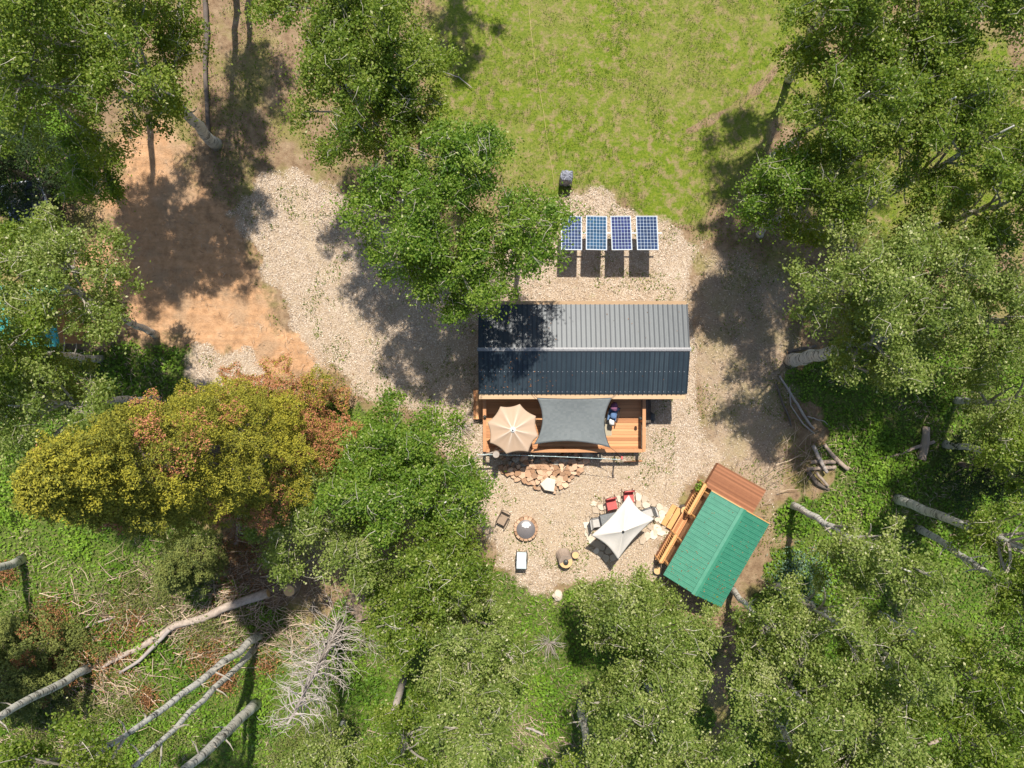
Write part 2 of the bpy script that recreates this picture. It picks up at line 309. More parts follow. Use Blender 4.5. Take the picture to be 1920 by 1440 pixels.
def ground_material():
    m, n, l, b = newmat('ground_mix')
    def N(t, **k):
        x = n.new(t)
        for a, v in k.items(): setattr(x, a, v)
        return x
    tc = N('ShaderNodeTexCoord')
    def noise(sc, det=5, ro=.6, dist=0):
        x = N('ShaderNodeTexNoise'); x.inputs['Scale'].default_value = sc; x.inputs['Detail'].default_value = det; x.inputs['Roughness'].default_value = ro
        x.inputs['Distortion'].default_value = dist; l.new(tc.outputs['Object'], x.inputs[0]); return x.outputs[0]
    def ramp(src, *st):
        r = N('ShaderNodeValToRGB'); e = r.color_ramp.elements
        while len(e) < len(st): e.new(.5)
        for i, (p, c) in enumerate(st): e[i].position = p; e[i].color = C4(c)
        l.new(src, r.inputs[0]); return r.outputs[0]
    def math_(op, a, b_, c=None):
        x = N('ShaderNodeMath', operation=op)
        for i, q in enumerate((a, b_, c)):
            if q is None: continue
            if isinstance(q, (int, float)): x.inputs[i].default_value = q
            else: l.new(q, x.inputs[i])
        return x.outputs[0]
    def mix(f, a, b_):
        x = N('ShaderNodeMix', data_type='RGBA'); l.new(f, x.inputs[0]) if not isinstance(f, float) else setattr(x.inputs[0], 'default_value', f)
        l.new(a, x.inputs[6]); l.new(b_, x.inputs[7]); return x.outputs[2]
    def mask(att, nz, amp=.8, lo=.42, hi=.58):
        a = N('ShaderNodeAttribute'); a.attribute_name = att
        s = math_('MULTIPLY_ADD', nz, amp, -amp / 2); s = math_('ADD', s, a.outputs['Fac'])
        r = N('ShaderNodeMapRange', interpolation_type='SMOOTHSTEP'); l.new(s, r.inputs[0]); r.inputs[1].default_value = lo; r.inputs[2].default_value = hi
        return r.outputs[0]
    n1 = noise(.5); n2 = noise(2.2, 7, .7); n3 = noise(9, 6, .75); n4 = noise(28, 3, .7); n5 = noise(.16, 4)
    # brown dirt with dead litter and dry grass
    dirt = ramp(n2, (.3, (.13, .078, .045)), (.5, (.24, .16, .095)), (.7, (.34, .25, .155)))
    dirt = mix(math_('MULTIPLY', ramp(n3, (.45, (0, 0, 0)), (.62, (1, 1, 1))), .45), dirt, ramp(n4, (.3, (.10, .06, .035)), (.7, (.40, .30, .19))))
    dirt = mix(math_('MULTIPLY', ramp(n1, (.48, (0, 0, 0)), (.6, (1, 1, 1))), .5), dirt, ramp(n3, (.3, (.10, .13, .02)), (.7, (.25, .24, .05))))
    # forest green
    lush = ramp(n3, (.3, (.045, .065, .015)), (.5, (.09, .125, .025)), (.72, (.17, .18, .055)))
    lush = mix(math_('MULTIPLY', ramp(n2, (.55, (0, 0, 0)), (.7, (1, 1, 1))), .6), lush, dirt)
    # meadow
    mea = ramp(n3, (.32, (.055, .10, .008)), (.48, (.115, .165, .012)), (.66, (.19, .205, .028)))
    bald = math_('MULTIPLY', ramp(n2, (.48, (0, 0, 0)), (.62, (1, 1, 1))), .8)
    mea = mix(bald, mea, ramp(n4, (.3, (.18, .125, .06)), (.7, (.36, .26, .155))))
    mea = mix(math_('MULTIPLY', ramp(n5, (.42, (0, 0, 0)), (.6, (1, 1, 1))), .35), mea, ramp(n3, (.3, (.15, .14, .035)), (.7, (.28, .235, .10))))
    # sand
    mps = N('ShaderNodeMapping'); l.new(tc.outputs['Object'], mps.inputs[0]); mps.inputs['Rotation'].default_value = (0, 0, .9); mps.inputs['Scale'].default_value = (.35, 2.6, 1)
    ntr = N('ShaderNodeTexNoise'); ntr.inputs['Scale'].default_value = 1.3; ntr.inputs['Detail'].default_value = 6; l.new(mps.outputs[0], ntr.inputs[0])
    sand = ramp(n2, (.3, (.30, .165, .085)), (.52, (.48, .275, .145)), (.75, (.59, .36, .21)))
    sand = mix(math_('MULTIPLY', ramp(ntr.outputs[0], (.5, (0, 0, 0)), (.62, (1, 1, 1))), .5), sand, ramp(n3, (.3, (.22, .13, .07)), (.7, (.42, .26, .15))))
    sand = mix(math_('MULTIPLY', ramp(n1, (.5, (0, 0, 0)), (.62, (1, 1, 1))), .6), sand, ramp(n3, (.3, (.24, .16, .10)), (.7, (.44, .32, .21))))
    sand = mix(math_('MULTIPLY', ramp(n3, (.5, (0, 0, 0)), (.66, (1, 1, 1))), .5), sand, ramp(n4, (.3, (.30, .17, .09)), (.7, (.5, .32, .2))))
    # gravel: pale stones with dark gaps
    vo = N('ShaderNodeTexVoronoi'); vo.inputs['Scale'].default_value = 22; l.new(tc.outputs['Object'], vo.inputs['Vector'])
    vo2 = N('ShaderNodeTexVoronoi'); vo2.inputs['Scale'].default_value = 43; l.new(tc.outputs['Object'], vo2.inputs['Vector'])
    sx = N('ShaderNodeSeparateColor'); l.new(vo.outputs['Color'], sx.inputs[0]); sx2 = N('ShaderNodeSeparateColor'); l.new(vo2.outputs['Color'], sx2.inputs[0])
    st = ramp(sx.outputs[0], (.0, (.12, .085, .055)), (.18, (.32, .235, .16)), (.5, (.49, .385, .285)), (1, (.64, .54, .43)))
    st2 = ramp(sx2.outputs[0], (.0, (.15, .10, .07)), (.3, (.36, .27, .195)), (1, (.60, .50, .395)))
    gr = mix(.45, st, st2)
    gr = mix(math_('MULTIPLY', ramp(n2, (.44, (0, 0, 0)), (.6, (1, 1, 1))), .6), gr, ramp(n4, (.3, (.26, .18, .11)), (.7, (.44, .33, .22))))
    gr = mix(math_('MULTIPLY', ramp(n1, (.46, (0, 0, 0)), (.62, (1, 1, 1))), .45), gr, ramp(n3, (.3, (.24, .165, .10)), (.7, (.46, .35, .24))))
    patio = mask('patio', n2, .5, .3, .75)
    gr = mix(math_('MULTIPLY', patio, .55), gr, ramp(n4, (.3, (.33, .24, .155)), (.7, (.52, .42, .30))))
    weeds = math_('MULTIPLY', ramp(noise(1.4, 8, .75), (.60, (0, 0, 0)), (.68, (1, 1, 1))), .55)
    gr = mix(weeds, gr, ramp(n3, (.3, (.09, .13, .02)), (.7, (.24, .26, .06))))
    col = dirt
    ml = mask('lush', n2, 1.0); mm = mask('meadow', n2, 1.1, .35, .65); ms = mask('sand', n2, 1.5, .15, .85); mg = mask('gravel', n3, 1.1, .3, .7); msp = mask('sparse', n3, .9, .3, .8)
    col = mix(ml, col, lush); col = mix(mm, col, mea); col = mix(ms, col, sand)
    col = mix(math_('MULTIPLY', msp, .5), col, gr); col = mix(mg, col, gr)
    l.new(col, b.inputs['Base Color']); b.inputs['Roughness'].default_value = .95; b.inputs['Specular IOR Level'].default_value = .15
    hg = math_('ADD', math_('MULTIPLY', sx.outputs[1], .5), math_('MULTIPLY', n4, .6))
    h = math_('ADD', math_('MULTIPLY', hg, .5), n3)
    bp = N('ShaderNodeBump'); bp.inputs['Strength'].default_value = .8; bp.inputs['Distance'].default_value = .05
    l.new(h, bp.inputs['Height']); l.new(bp.outputs[0], b.inputs['Normal'])
    return m
GM = ground_material()
def gheight(x, y):
    return (fbm(x * .35 + 9, y * .35 + 9, 21) - .5) * .10 + (fbm(x * 2 + 9, y * 2 + 9, 25, 3) - .5) * .05
def make_ground():
    st = .14; xs = np.arange(-36, 36 + st, st); ys = np.arange(-30, 28 + st, st); nx, ny = len(xs), len(ys)
    X, Y = np.meshgrid(xs, ys, indexing='xy'); Z = zones(X, Y); H = gheight(X, Y) - .035
    sandw = np.clip(Z['sand'] * 1.0, 0, 1); H += sandw * (fbm(X * .8, Y * .8, 33) - .35) * .22
    pat = np.clip(.5 + sdist(X, Y, WA([(930, 880), (1180, 860), (1290, 900), (1240, 1060), (1110, 1075), (960, 1050), (900, 930)])) / 2, 0, 1)
    def line(P, wd):
        P = WA(P); d = np.full(X.shape, 1e9)
        for a, b in zip(P[:-1], P[1:]):
            e = b - a; t = np.clip(((X - a[0]) * e[0] + (Y - a[1]) * e[1]) / (e @ e), 0, 1); d = np.minimum(d, np.hypot(X - a[0] - e[0] * t, Y - a[1] - e[1] * t))
        return np.exp(-((d + (fbm(X * 1.3, Y * 1.3, 91) - .5) * .5) / wd) ** 2)
    for P in ([(540, 320), (585, 470), (680, 620), (860, 715)], [(600, 320), (650, 440), (740, 570), (880, 660)], [(1335, 440), (1325, 700), (1350, 880)], [(1400, 440), (1392, 700), (1420, 880)]):
        pat = np.maximum(pat, line(P, .33))
    Z['patio'] = pat
    Z['meadow'] = np.clip(Z['meadow'] - .75 * line([(1482, 85), (1440, 150), (1390, 190), (1330, 225), (1290, 245)], .22), 0, 1)
    H[:, 0] = H[:, -1] = H[0, :] = H[-1, :] = -.05
    co = np.stack([X, Y, H], -1).reshape(-1, 3)
    I = np.arange(nx * ny).reshape(ny, nx); F = np.stack([I[:-1, :-1], I[:-1, 1:], I[1:, 1:], I[1:, :-1]], -1).reshape(-1, 4)
    avg = lambda a: (a.ravel()[F]).mean(1)
    zg, zs, zm = avg(Z['gravel']), avg(Z['sand']), avg(Z['meadow'])
    cls = np.zeros(len(F), int); cls[zm > .5] = 3; cls[zs > .5] = 2; cls[zg > .5] = 1
    for c, nm in ((0, 'ground'), (1, 'gravel'), (2, 'sand'), (3, 'meadow')):
        fs = F[cls == c]; used, inv = np.unique(fs, return_inverse=True); vs = co[used]; fs = inv.reshape(-1, 4)
        extra = []
        if c == 0:
            R = 160; b0 = len(vs); lim = (xs[0], xs[-1], ys[0], ys[-1])
            ring = np.array([[lim[0], lim[2], -.05], [lim[1], lim[2], -.05], [lim[1], lim[3], -.05], [lim[0], lim[3], -.05], [-R, -R, -.05], [R, -R, -.05], [R, R, -.05], [-R, R, -.05]])
            vs = np.vstack([vs, ring]); extra = [[b0 + i, b0 + 4 + i, b0 + 4 + (i + 1) % 4, b0 + (i + 1) % 4] for i in range(4)]
        me = bpy.data.meshes.new(nm); me.from_pydata([tuple(p) for p in vs], [], [tuple(f) for f in fs] + [tuple(e) for e in extra])
        for k in ('gravel', 'sparse', 'sand', 'meadow', 'lush', 'patio'):
            a = np.zeros(len(vs), np.float32); a[:len(used)] = Z[k].ravel()[used]
            if k == 'lush' and c == 0: a[len(used):] = 1
            at = me.attributes.new(k, 'FLOAT', 'POINT'); at.data.foreach_set('value', a)
        me.polygons.foreach_set('use_smooth', [True] * len(me.polygons)); me.materials.append(GM)
        o = bpy.data.objects.new(nm, me); COL.objects.link(o); o['kind'] = 'structure'
make_ground()
def gz(x, y): return float(gheight(np.array([x]), np.array([y]))[0]) - .03

# ------------------------------------------------------------------ black roofed cabin
def cabin():
    ze, zr = 2.62, 3.17; r = thing('cabin', W(1090, 655, 0) , 'long cabin with a black ribbed metal gable roof beside the timber deck', 'cabin')
    NW, NE = W(899, 571, ze), W(1290, 571, ze); RW, RE = W(896, 655, zr), W(1293, 656, zr); SW_, SE = W(897, 738, ze), W(1287, 738, ze)
    x0 = (NW.x + SW_.x + RW.x) / 3; x1 = (NE.x + SE.x + RE.x) / 3
    yn, yr, ys_ = NW.y, RW.y, SE.y
    L = x1 - x0
    wl = MB(); wl.box(((x0 + x1) / 2, (yn + ys_) / 2, 1.2), (L - .7, yn - ys_ - .55, 2.5))
    a = .35; wl.add([(x0 + a, yn - .28, 2.45), (x0 + a, ys_ + .28, 2.45), (x0 + a, yr, zr - .12), (x1 - a, yn - .28, 2.45), (x1 - a, ys_ + .28, 2.45), (x1 - a, yr, zr - .12)], [(0, 1, 2), (3, 5, 4)])
    build('wall', wl, 'siding', r)
    rf = MB()
    for (ya, yb) in ((yn, yr), (ys_, yr)):
        for i in range(11):
            xa = x0 + L * i / 11; xb = x0 + L * (i + 1) / 11; rf.slab([(xa, ya, ze), (xb, ya, ze), (xb, yb, zr), (xa, yb, zr)], .05, val=random.random())
    ro = build('roof', rf, 'roofblk', r)
    rb = MB(); n = 43
    for i in range(n + 1):
        x = x0 + .02 + (L - .04) * i / n
        for ya in (yn, ys_):
            sg = 1 if ya == yn else -1
            a_ = Vector((x, ya + .01 * sg, ze + .018)); b_ = Vector((x, yr, zr + .018)); rb.beam(a_, b_, .058, .036)
    build('rib', rb, 'rib', ro)
    # lesser ribs between (stiffening lines)
    fb = MB()
    for i in range(n):
        x = x0 + .02 + (L - .04) * (i + .5) / n
        for ya in (yn, ys_):
            fb.beam((x, ya, ze + .006), (x, yr, zr + .006), .02, .012)
    build('stiffening_line', fb, 'roofblk', ro)
    rc = MB()
    for sg in (-1, 1):
        rc.slab([(x0 - .05, yr, zr + .06), (x1 + .05, yr, zr + .06), (x1 + .05, yr + .085 * sg, zr + .04), (x0 - .05, yr + .085 * sg, zr + .04)], .012)
    build('ridge_cap', rc, 'ridge', ro)
    sw = MB()
    for t in (.04, .5, .97):
        for ya in (ys_, yn):
            for i in range(n):
                if ya == yn: continue
                x = x0 + .02 + (L - .04) * (i + .22) / n; y = ya + (yr - ya) * t; z = ze + (zr - ze) * t
                sw.box((x, y, z + .012), (.022, .022, .02))
    build('screw', sw, 'screw', ro)
    g = np.random.default_rng(3); n_ = 150; lx = np.where(g.random(n_) < .7, g.uniform(x0 + .1, x0 + 3.6, n_), g.uniform(x0, x1, n_)); ly = g.uniform(ys_ + .1, yn - .1, n_)
    lz = ze + (zr - ze) * (1 - np.abs(ly - yr) / ((yn - ys_) / 2)) + .03
    lt = quads_obj('fallen_leaves', leaf_quads(np.stack([lx, ly, lz], 1), g.uniform(.02, .045, n_), up=2), g.random(n_), 'rust', ro); lt['kind'] = 'stuff'
    fa = MB()
    fa.box(((x0 + x1) / 2 + .03, yn + .05, ze - .11), (L - .12, .24, .12), val=.15)
    fa.box(((x0 + x1) / 2 - .02, ys_ - .11, ze - .13), (L - .05, .30, .06), val=.8)
    for x in (x0 + .03, x1 - .03):
        for ya in (yn, ys_): fa.beam((x, ya, ze - .12), (x, yr, zr - .12), .05, .12)
    build('fascia', fa, 'fascia', r)
    for (dx) in (1.3, 3.9, 7.6):
        d = MB(); d.box((x0 + dx, ys_ + .27, 1.5), (.9, .05, 1.0)); f = build('window', d, 'whitep', r)
        p = MB(); p.box((x0 + dx, ys_ + .24, 1.5), (.76, .03, .86)); build('pane', p, 'cell3', f)
    return x0, x1, yn, ys_
CX0, CX1, CYN, CYS = cabin()

# ------------------------------------------------------------------ timber deck
DZ = .62
def deck():
    a = W(908, 740, DZ); b = W(1203, 843, DZ); x0, x1, yt, yb = a.x, b.x, CYS + .25, b.y
    r = thing('timber_deck', ((x0 + x1) / 2, yb, 0), 'orange stained timber deck with rails along the front of the black cabin', 'deck')
    fl = MB(); n = int((yt - yb) / .145); st = (yt - yb) / n
    for i in range(n):
        y = yb + st * (i + .5); cut = x0 + (x1 - x0) * random.uniform(.3, .7)
        for (p, q) in ((x0, cut), (cut, x1)):
            fl.box(((p + q) / 2, y, DZ - .015), (q - p - .006, st - .011, .03), val=random.random())
    build('floor', fl, 'deck', r)
    sk_ = MB(); sk_.box(((x0 + x1) / 2, (yt + yb) / 2, DZ - .1), (x1 - x0 - .04, yt - yb - .04, .13)); build('joist_frame', sk_, 'deckred', r)
    sup = MB()
    for i in range(6):
        for y in (yb + .1, yt - .3): sup.box((x0 + .1 + (x1 - x0 - .2) * i / 5, y, .22), (.12, .12, .5))
    build('footing', sup, 'rail', r)
    zt = DZ + .93
    posts = [(x0 + .05, yt - .2), (x0 + .05, (yt + yb) / 2), (x0 + .05, yb + .05), (x1 - .05, yt - .2), (x1 - .05, (yt + yb) / 2 - .1), (x1 - .05, yb + .05)] + [(x0 + .05 + (x1 - x0 - .1) * k / 4, yb + .05) for k in (1, 2, 3)]
    for (x, y) in posts:
        p = MB(); p.box((x, y, (zt - .04) / 2), (.10, .10, zt - .04)); build('rail_post', p, 'rail', r)
    for (p0, p1) in (((x0 + .05, yt), (x0 + .05, yb)), ((x1 - .05, yt), (x1 - .05, yb)), ((x0 + .12, yb + .05), (x1 - .12, yb + .05))):
        t = MB(); t.beam((p0[0], p0[1], zt), (p1[0], p1[1], zt), .16, .04, .8)
        t.beam((p0[0], p0[1], zt - .1), (p1[0], p1[1], zt - .1), .04, .09, .4)
        t.beam((p0[0], p0[1], DZ + .12), (p1[0], p1[1], DZ + .12), .04, .09, .4); build('handrail', t, 'rail', r)
        wr = MB()
        for k in range(1, 5):
            z = DZ + .15 + k * .14; wr.tube([(p0[0], p0[1], z), (p1[0], p1[1], z)], .006, 4)
        build('cable_infill', wr, 'dkmetal', r)
    # side landing and steps on the left
    c = W(897, 760, .3); s_ = MB()
    ys0 = W(897, 786, .45).y; ys1 = CYS + .1
    for i in range(4):
        s_.box((x0 - .1 - i * .13, (ys0 + ys1) / 2, .44), (.12, ys1 - ys0, .04), val=random.random())
    s_.box((x0 - .28, (ys0 + ys1) / 2, .2), (.44, ys1 - ys0 - .04, .42), val=.2); build('side_step', s_, 'deck', r)
    # front step frame with cables seen at the right end
    f = MB(); q0 = W(1128, 868, .1); q1 = W(1200, 862, .1)
    f.beam(W(1170, 866, .06), W(1204, 864, .06), .06, .06); build('ground_beam', f, 'rail', r)
    # lanterns
    for (px, py, nm) in ((909, 781, 'left'), (1200, 784, 'right')):
        L = W(px, py, zt + .03); t = thing('lantern', L, 'small dark lantern on the %s rail of the deck' % nm, 'lantern')
        m = MB(); m.lathe(L, [(.07, 0), (.075, .02), (.055, .04), (.055, .15), (.08, .17), (.03, .22), (.005, .23)], 12); build('body', m, 'iron', t)
        g = MB(); g.lathe(L + Vector((0, 0, .05)), [(.059, 0), (.059, .08)], 12); build('pane', g, 'bulb', t)
    ch = MB(); R0 = W(1141, 800, DZ + .014); ch.slab([W(1120, 780, DZ + .014), W(1147, 780, DZ + .014), W(1147, 817, DZ + .014), W(1120, 817, DZ + .014)], .012)
    tag(build('rug', ch, 'rug'), 'pale woven rug on the deck at the right edge of the grey shade sail', 'rug')
deck()

# chairs ---------------------------------------------------------------
def chair(loc, rz, frame, cush, label, cat='chair', name='patio_chair', group=None, w_=.56, d=.56, zs=.42, arms=True, backh=.5, thick=.08, backcush=True, lean=.16):
    t = thing(name, loc, label, cat, group); c, s = math.cos(rz), math.sin(rz)
    def T(x, y, z): return Vector(loc) + Vector((x * c - y * s, x * s + y * c, z))
    bx, by = Vector((c, s, 0)), Vector((-s, c, 0))
    m = MB(); m.obox(T(0, 0, zs), bx * (w_ / 2 - .03), by * (d / 2 - .02), (0, 0, thick / 2), taper=.96); build('seat', m, cush, t)
    m = MB(); m.obox(T(0, d / 2 + lean * .35, zs + backh * .55), bx * (w_ / 2 - .03), by * .022 + Vector((0, 0, -.006)), Vector((0, 0, backh * .42)) + by * lean * .4); build('backrest', m, cush if backcush else frame, t)
    for sx in (-1, 1):
        for sy in (-1, 1):
            g = MB(); x = sx * (w_ / 2 - .01); y = sy * (d / 2)
            if sy < 0: g.tube([T(x, y, 0), T(x, y + .02, zs + (.22 if arms else 0))], .014, 6)
            else: g.tube([T(x, y + .12, 0), T(x, y - .02, zs), T(x, y + lean * .9, zs + backh)], .014, 6)
            build('leg', g, frame, t)
        if arms:
            g = MB(); g.tube([T(sx * (w_ / 2 + .0), -d / 2 - .01, zs + .22), T(sx * (w_ / 2 + .02), 0, zs + .24), T(sx * w_ / 2, d / 2 + .05, zs + .25)], .02, 6); build('armrest', g, frame, t)
    g = MB(); g.tube([T(-w_ / 2, d / 2 + lean * .9, zs + backh), T(0, d / 2 + lean * .9 + .05, zs + backh + .02), T(w_ / 2, d / 2 + lean * .9, zs + backh)], .014, 6)
    g.tube([T(-w_ / 2, -d / 2, zs - .03), T(w_ / 2, -d / 2, zs - .03)], .012, 6); build('frame_rail', g, frame, t)
    return t
def G(px, py, z=0.): return W(px, py, z)
def seatloc(px, py, zs=.42):
    p = W(px, py, zs); return Vector((p.x, p.y, 0))
R_ = math.radians
chair(seatloc(1147, 946), R_(12), 'redframe', 'red', 'red cushioned patio chair in full sun left of the white parasol tip')
chair(seatloc(1179, 933), R_(5), 'redframe', 'red', 'red patio chair mostly hidden under the top corner of the white parasol')
chair(seatloc(1121, 979), R_(98), 'dkmetal', 'cushgrey', 'pale cushioned chair with dark frame at the left end of the mosaic table')
chair(seatloc(1214, 962), R_(-70), 'dkmetal', 'cushgrey', 'dark framed chair peeking out at the right side of the white parasol')
def table():
    c = W(1160, 978, .74); t = thing('patio_table', (c.x, c.y, 0), 'rectangular grey mosaic patio table under the white parasol', 'table'); rz = R_(12)
    bx = Vector((math.cos(rz), math.sin(rz), 0)); by = Vector((-bx.y, bx.x, 0)); c0 = Vector((c.x, c.y, 0))
    m = MB(); m.obox(c0 + Vector((0, 0, .73)), bx * .85, by * .5, (0, 0, .012)); build('tabletop', m, 'tablegl', t)
    m = MB()
    for s in (-1, 1):
        m.beam(c0 - bx * .87 + by * .51 * s + Vector((0, 0, .73)), c0 + bx * .87 + by * .51 * s + Vector((0, 0, .73)), .03, .04)
        m.beam(c0 - by * .49 + bx * .865 * s + Vector((0, 0, .73)), c0 + by * .49 + bx * .865 * s + Vector((0, 0, .73)), .03, .038)
    build('rim', m, 'dkmetal', t)
    for sx in (-1, 1):
        for sy in (-1, 1):
            m = MB(); m.tube([c0 + bx * .78 * sx + by * .43 * sy, c0 + bx * .8 * sx + by * .44 * sy + Vector((0, 0, .71))], .022, 8); build('leg', m, 'dkmetal', t)
table()
# fire circle seats
t = chair(seatloc(942, 974, .4), R_(-27), 'brown', 'cushtan', 'brown wicker chair with tan seat at the left of the fire pit', w_=.48, d=.58, zs=.38, backh=.42, lean=.22)
t = chair(seatloc(978, 1044, .4), R_(178), 'dkmetal', 'paleblue', 'pale blue grey folding chair below the fire pit', w_=.54, d=.5, zs=.40, backh=.42, thick=.06, lean=.30)

# canopy shapes ----------------------------------------------------------
def canopy(name, parent, cpx, zc, corners, ze, mat, sag=.1, nr=14, ns=10, stripes=True, hang=.05):
    n = len(corners); C = W(*cpx, zc); Cs = [W(*p, ze) for p in corners]; V = [tuple(C)]; F = []; A = []
    ring = n * ns
    for j in range(1, nr + 1):
        f = j / nr
        for i in range(n):
            for k in range(ns):
                u = k / ns; p = Cs[i].lerp(Cs[(i + 1) % n], u); q = 4 * u * (1 - u)
                p = p.lerp(Vector((C.x, C.y, ze)), sag * q * f)
                x = C.x + (p.x - C.x) * f; y = C.y + (p.y - C.y) * f
                z = zc + (ze - zc) * f ** .92 - hang * q * math.sin(math.pi * min(f, .95)) * .8
                V.append((x, y, z))
    def idx(j, i): return 1 + (j - 1) * ring + i % ring
    def val(i, j):
        if not stripes: return random.uniform(.3, .7)
        u = ((i + .5) % ns) / ns; e = min(u, 1 - u); m_ = abs(u - .5)
        f = j / nr; a = .75 * math.exp(-(e / .2) ** 2) * (1.1 - f * .8); b_ = .3 * math.exp(-(m_ / .14) ** 2) * (1 - f * .8)
        c_ = max(0, 1 - f * 5.5)
        return max(0, min(1, .12 + .9 * max(a, b_, c_ * 1.2)))
    for i in range(ring): F.append((0, idx(1, i), idx(1, i + 1))); A.append(val(i, 0))
    for j in range(1, nr):
        for i in range(ring): F.append((idx(j, i), idx(j + 1, i), idx(j + 1, i + 1), idx(j, i + 1))); A.append(val(i, j))
    me = MB(); me.v = V; me.f = F; me.a = A
    o = build(name, me, mat, parent, smooth=True); md = o.modifiers.new('thick', 'SOLIDIFY'); md.thickness = .006
    return C, Cs
def parasols():
    oct_ = [(974.7, 757.5), (1004.7, 780), (1009.4, 817.5), (990.6, 847.5), (949.4, 851.3), (918.4, 830.6), (913.8, 792.2), (938.1, 762.2)]
    C = W(961.5, 806, 3.05); r = thing('parasol', (C.x, C.y, DZ), 'round tan parasol with pale seams standing on the left of the deck', 'parasol')
    canopy('canopy', r, (961.5, 806), 3.05, oct_, 2.6, 'tan', sag=.07, nr=16, ns=12)
    m = MB(); m.tube([(C.x, C.y, DZ), (C.x, C.y, 3.1)], .024, 10); build('pole', m, 'alu', r)
    m = MB(); m.lathe((C.x, C.y, 3.055), [(.10, -.02), (.10, .012), (.03, .03), (.03, .05), (.004, .07)], 16); build('top_knob', m, 'whitep', r)
    m = MB(); m.lathe((C.x, C.y, 3.11), [(.035, 0), (.035, .04), (.01, .06)], 12); build('finial', m, 'dkmetal', r)
    m = MB(); m.lathe((C.x, C.y, DZ), [(.26, 0), (.26, .05), (.08, .09), (.04, .25)], 20); build('base', m, 'dkmetal', r)
    for p in oct_:
        m = MB(); m.tube([(C.x, C.y, 2.98), W(*p, 2.585)], .009, 5); build('rib', m, 'dkmetal', r)
    sq = [(1179, 928), (1227.8, 972.2), (1158.8, 1049.7), (1108.1, 1003.8)]
    C = W(1168.5, 997, 2.62); r = thing('parasol', (C.x, C.y, 0), 'white square parasol with pointed corners over the patio table', 'parasol')
    canopy('canopy', r, (1168.5, 997), 2.62, sq, 2.05, 'white', sag=.13, nr=14, ns=14, stripes=False, hang=.10)
    m = MB(); m.tube([(C.x, C.y, 0), (C.x, C.y, 2.64)], .024, 10); build('pole', m, 'alu', r)
    m = MB(); m.lathe((C.x, C.y, 2.62), [(.06, 0), (.062, .03), (.03, .07), (.004, .09)], 14); build('finial', m, 'dkmetal', r)
    m = MB(); m.lathe((C.x, C.y, 0), [(.25, 0), (.25, .06), (.05, .1), (.04, .3)], 20); build('base', m, 'dkmetal', r)
    for p in sq:
        m = MB(); m.tube([(C.x, C.y, 2.52), W(*p, 2.03)], .010, 5); build('rib', m, 'dkmetal', r)
parasols()
def sail():
    cs = [(1007, 746, 2.75), (1147, 746, 2.75), (1144, 839, 2.35), (1002, 833, 2.35)]; n = 24; vs = []; fs = []
    r = thing('shade_sail', W(1075, 790, DZ), 'dark grey rectangular shade sail stretched over the middle of the deck', 'shade sail')
    P = [Vector(c) for c in cs]
    for j in range(n + 1):
        for i in range(n + 1):
            u = i / n; v = j / n; p = (P[0] * (1 - u) + P[1] * u) * (1 - v) + (P[3] * (1 - u) + P[2] * u) * v
            sx = 12.5 * (1 - 2 * u) * 4 * v * (1 - v); sy = (2 * (1 - v) - 9 * v) * 4 * u * (1 - u)
            z = p.z - .22 * 16 * u * (1 - u) * v * (1 - v) * .6
            vs.append(tuple(W(p.x + sx, p.y + sy, z)))
    for j in range(n):
        for i in range(n): a = j * (n + 1) + i; fs.append((a, a + n + 1, a + n + 2, a + 1))
    m = MB(); m.v = vs; m.f = fs; m.a = [random.random() for _ in fs]
    o = build('cloth', m, 'sail', r, smooth=True); md = o.modifiers.new('t', 'SOLIDIFY'); md.thickness = .008
    tp = [W(*c) for c in cs]
    hem = MB()
    idx = [[j * (n + 1) for j in range(n + 1)], [j * (n + 1) + n for j in range(n + 1)], list(range(n + 1)), [n * (n + 1) + i for i in range(n + 1)]]
    for ii in idx: hem.tube([vs[k] for k in ii], .014, 5)
    build('hem', hem, 'greysheet', r)
    # ropes to their anchors
    for a, b_ in ((tp[3], W(931, 855, 2.35)), (tp[2], W(1167, 857, 2.1)), (tp[0], (tp[0].x - .3, CYS + .1, 2.7)), (tp[1], (tp[1].x + .3, CYS + .1, 2.7))):
        m = MB(); m.tube([a, b_], .010, 5); build('rope', m, 'dkmetal', r)
sail()
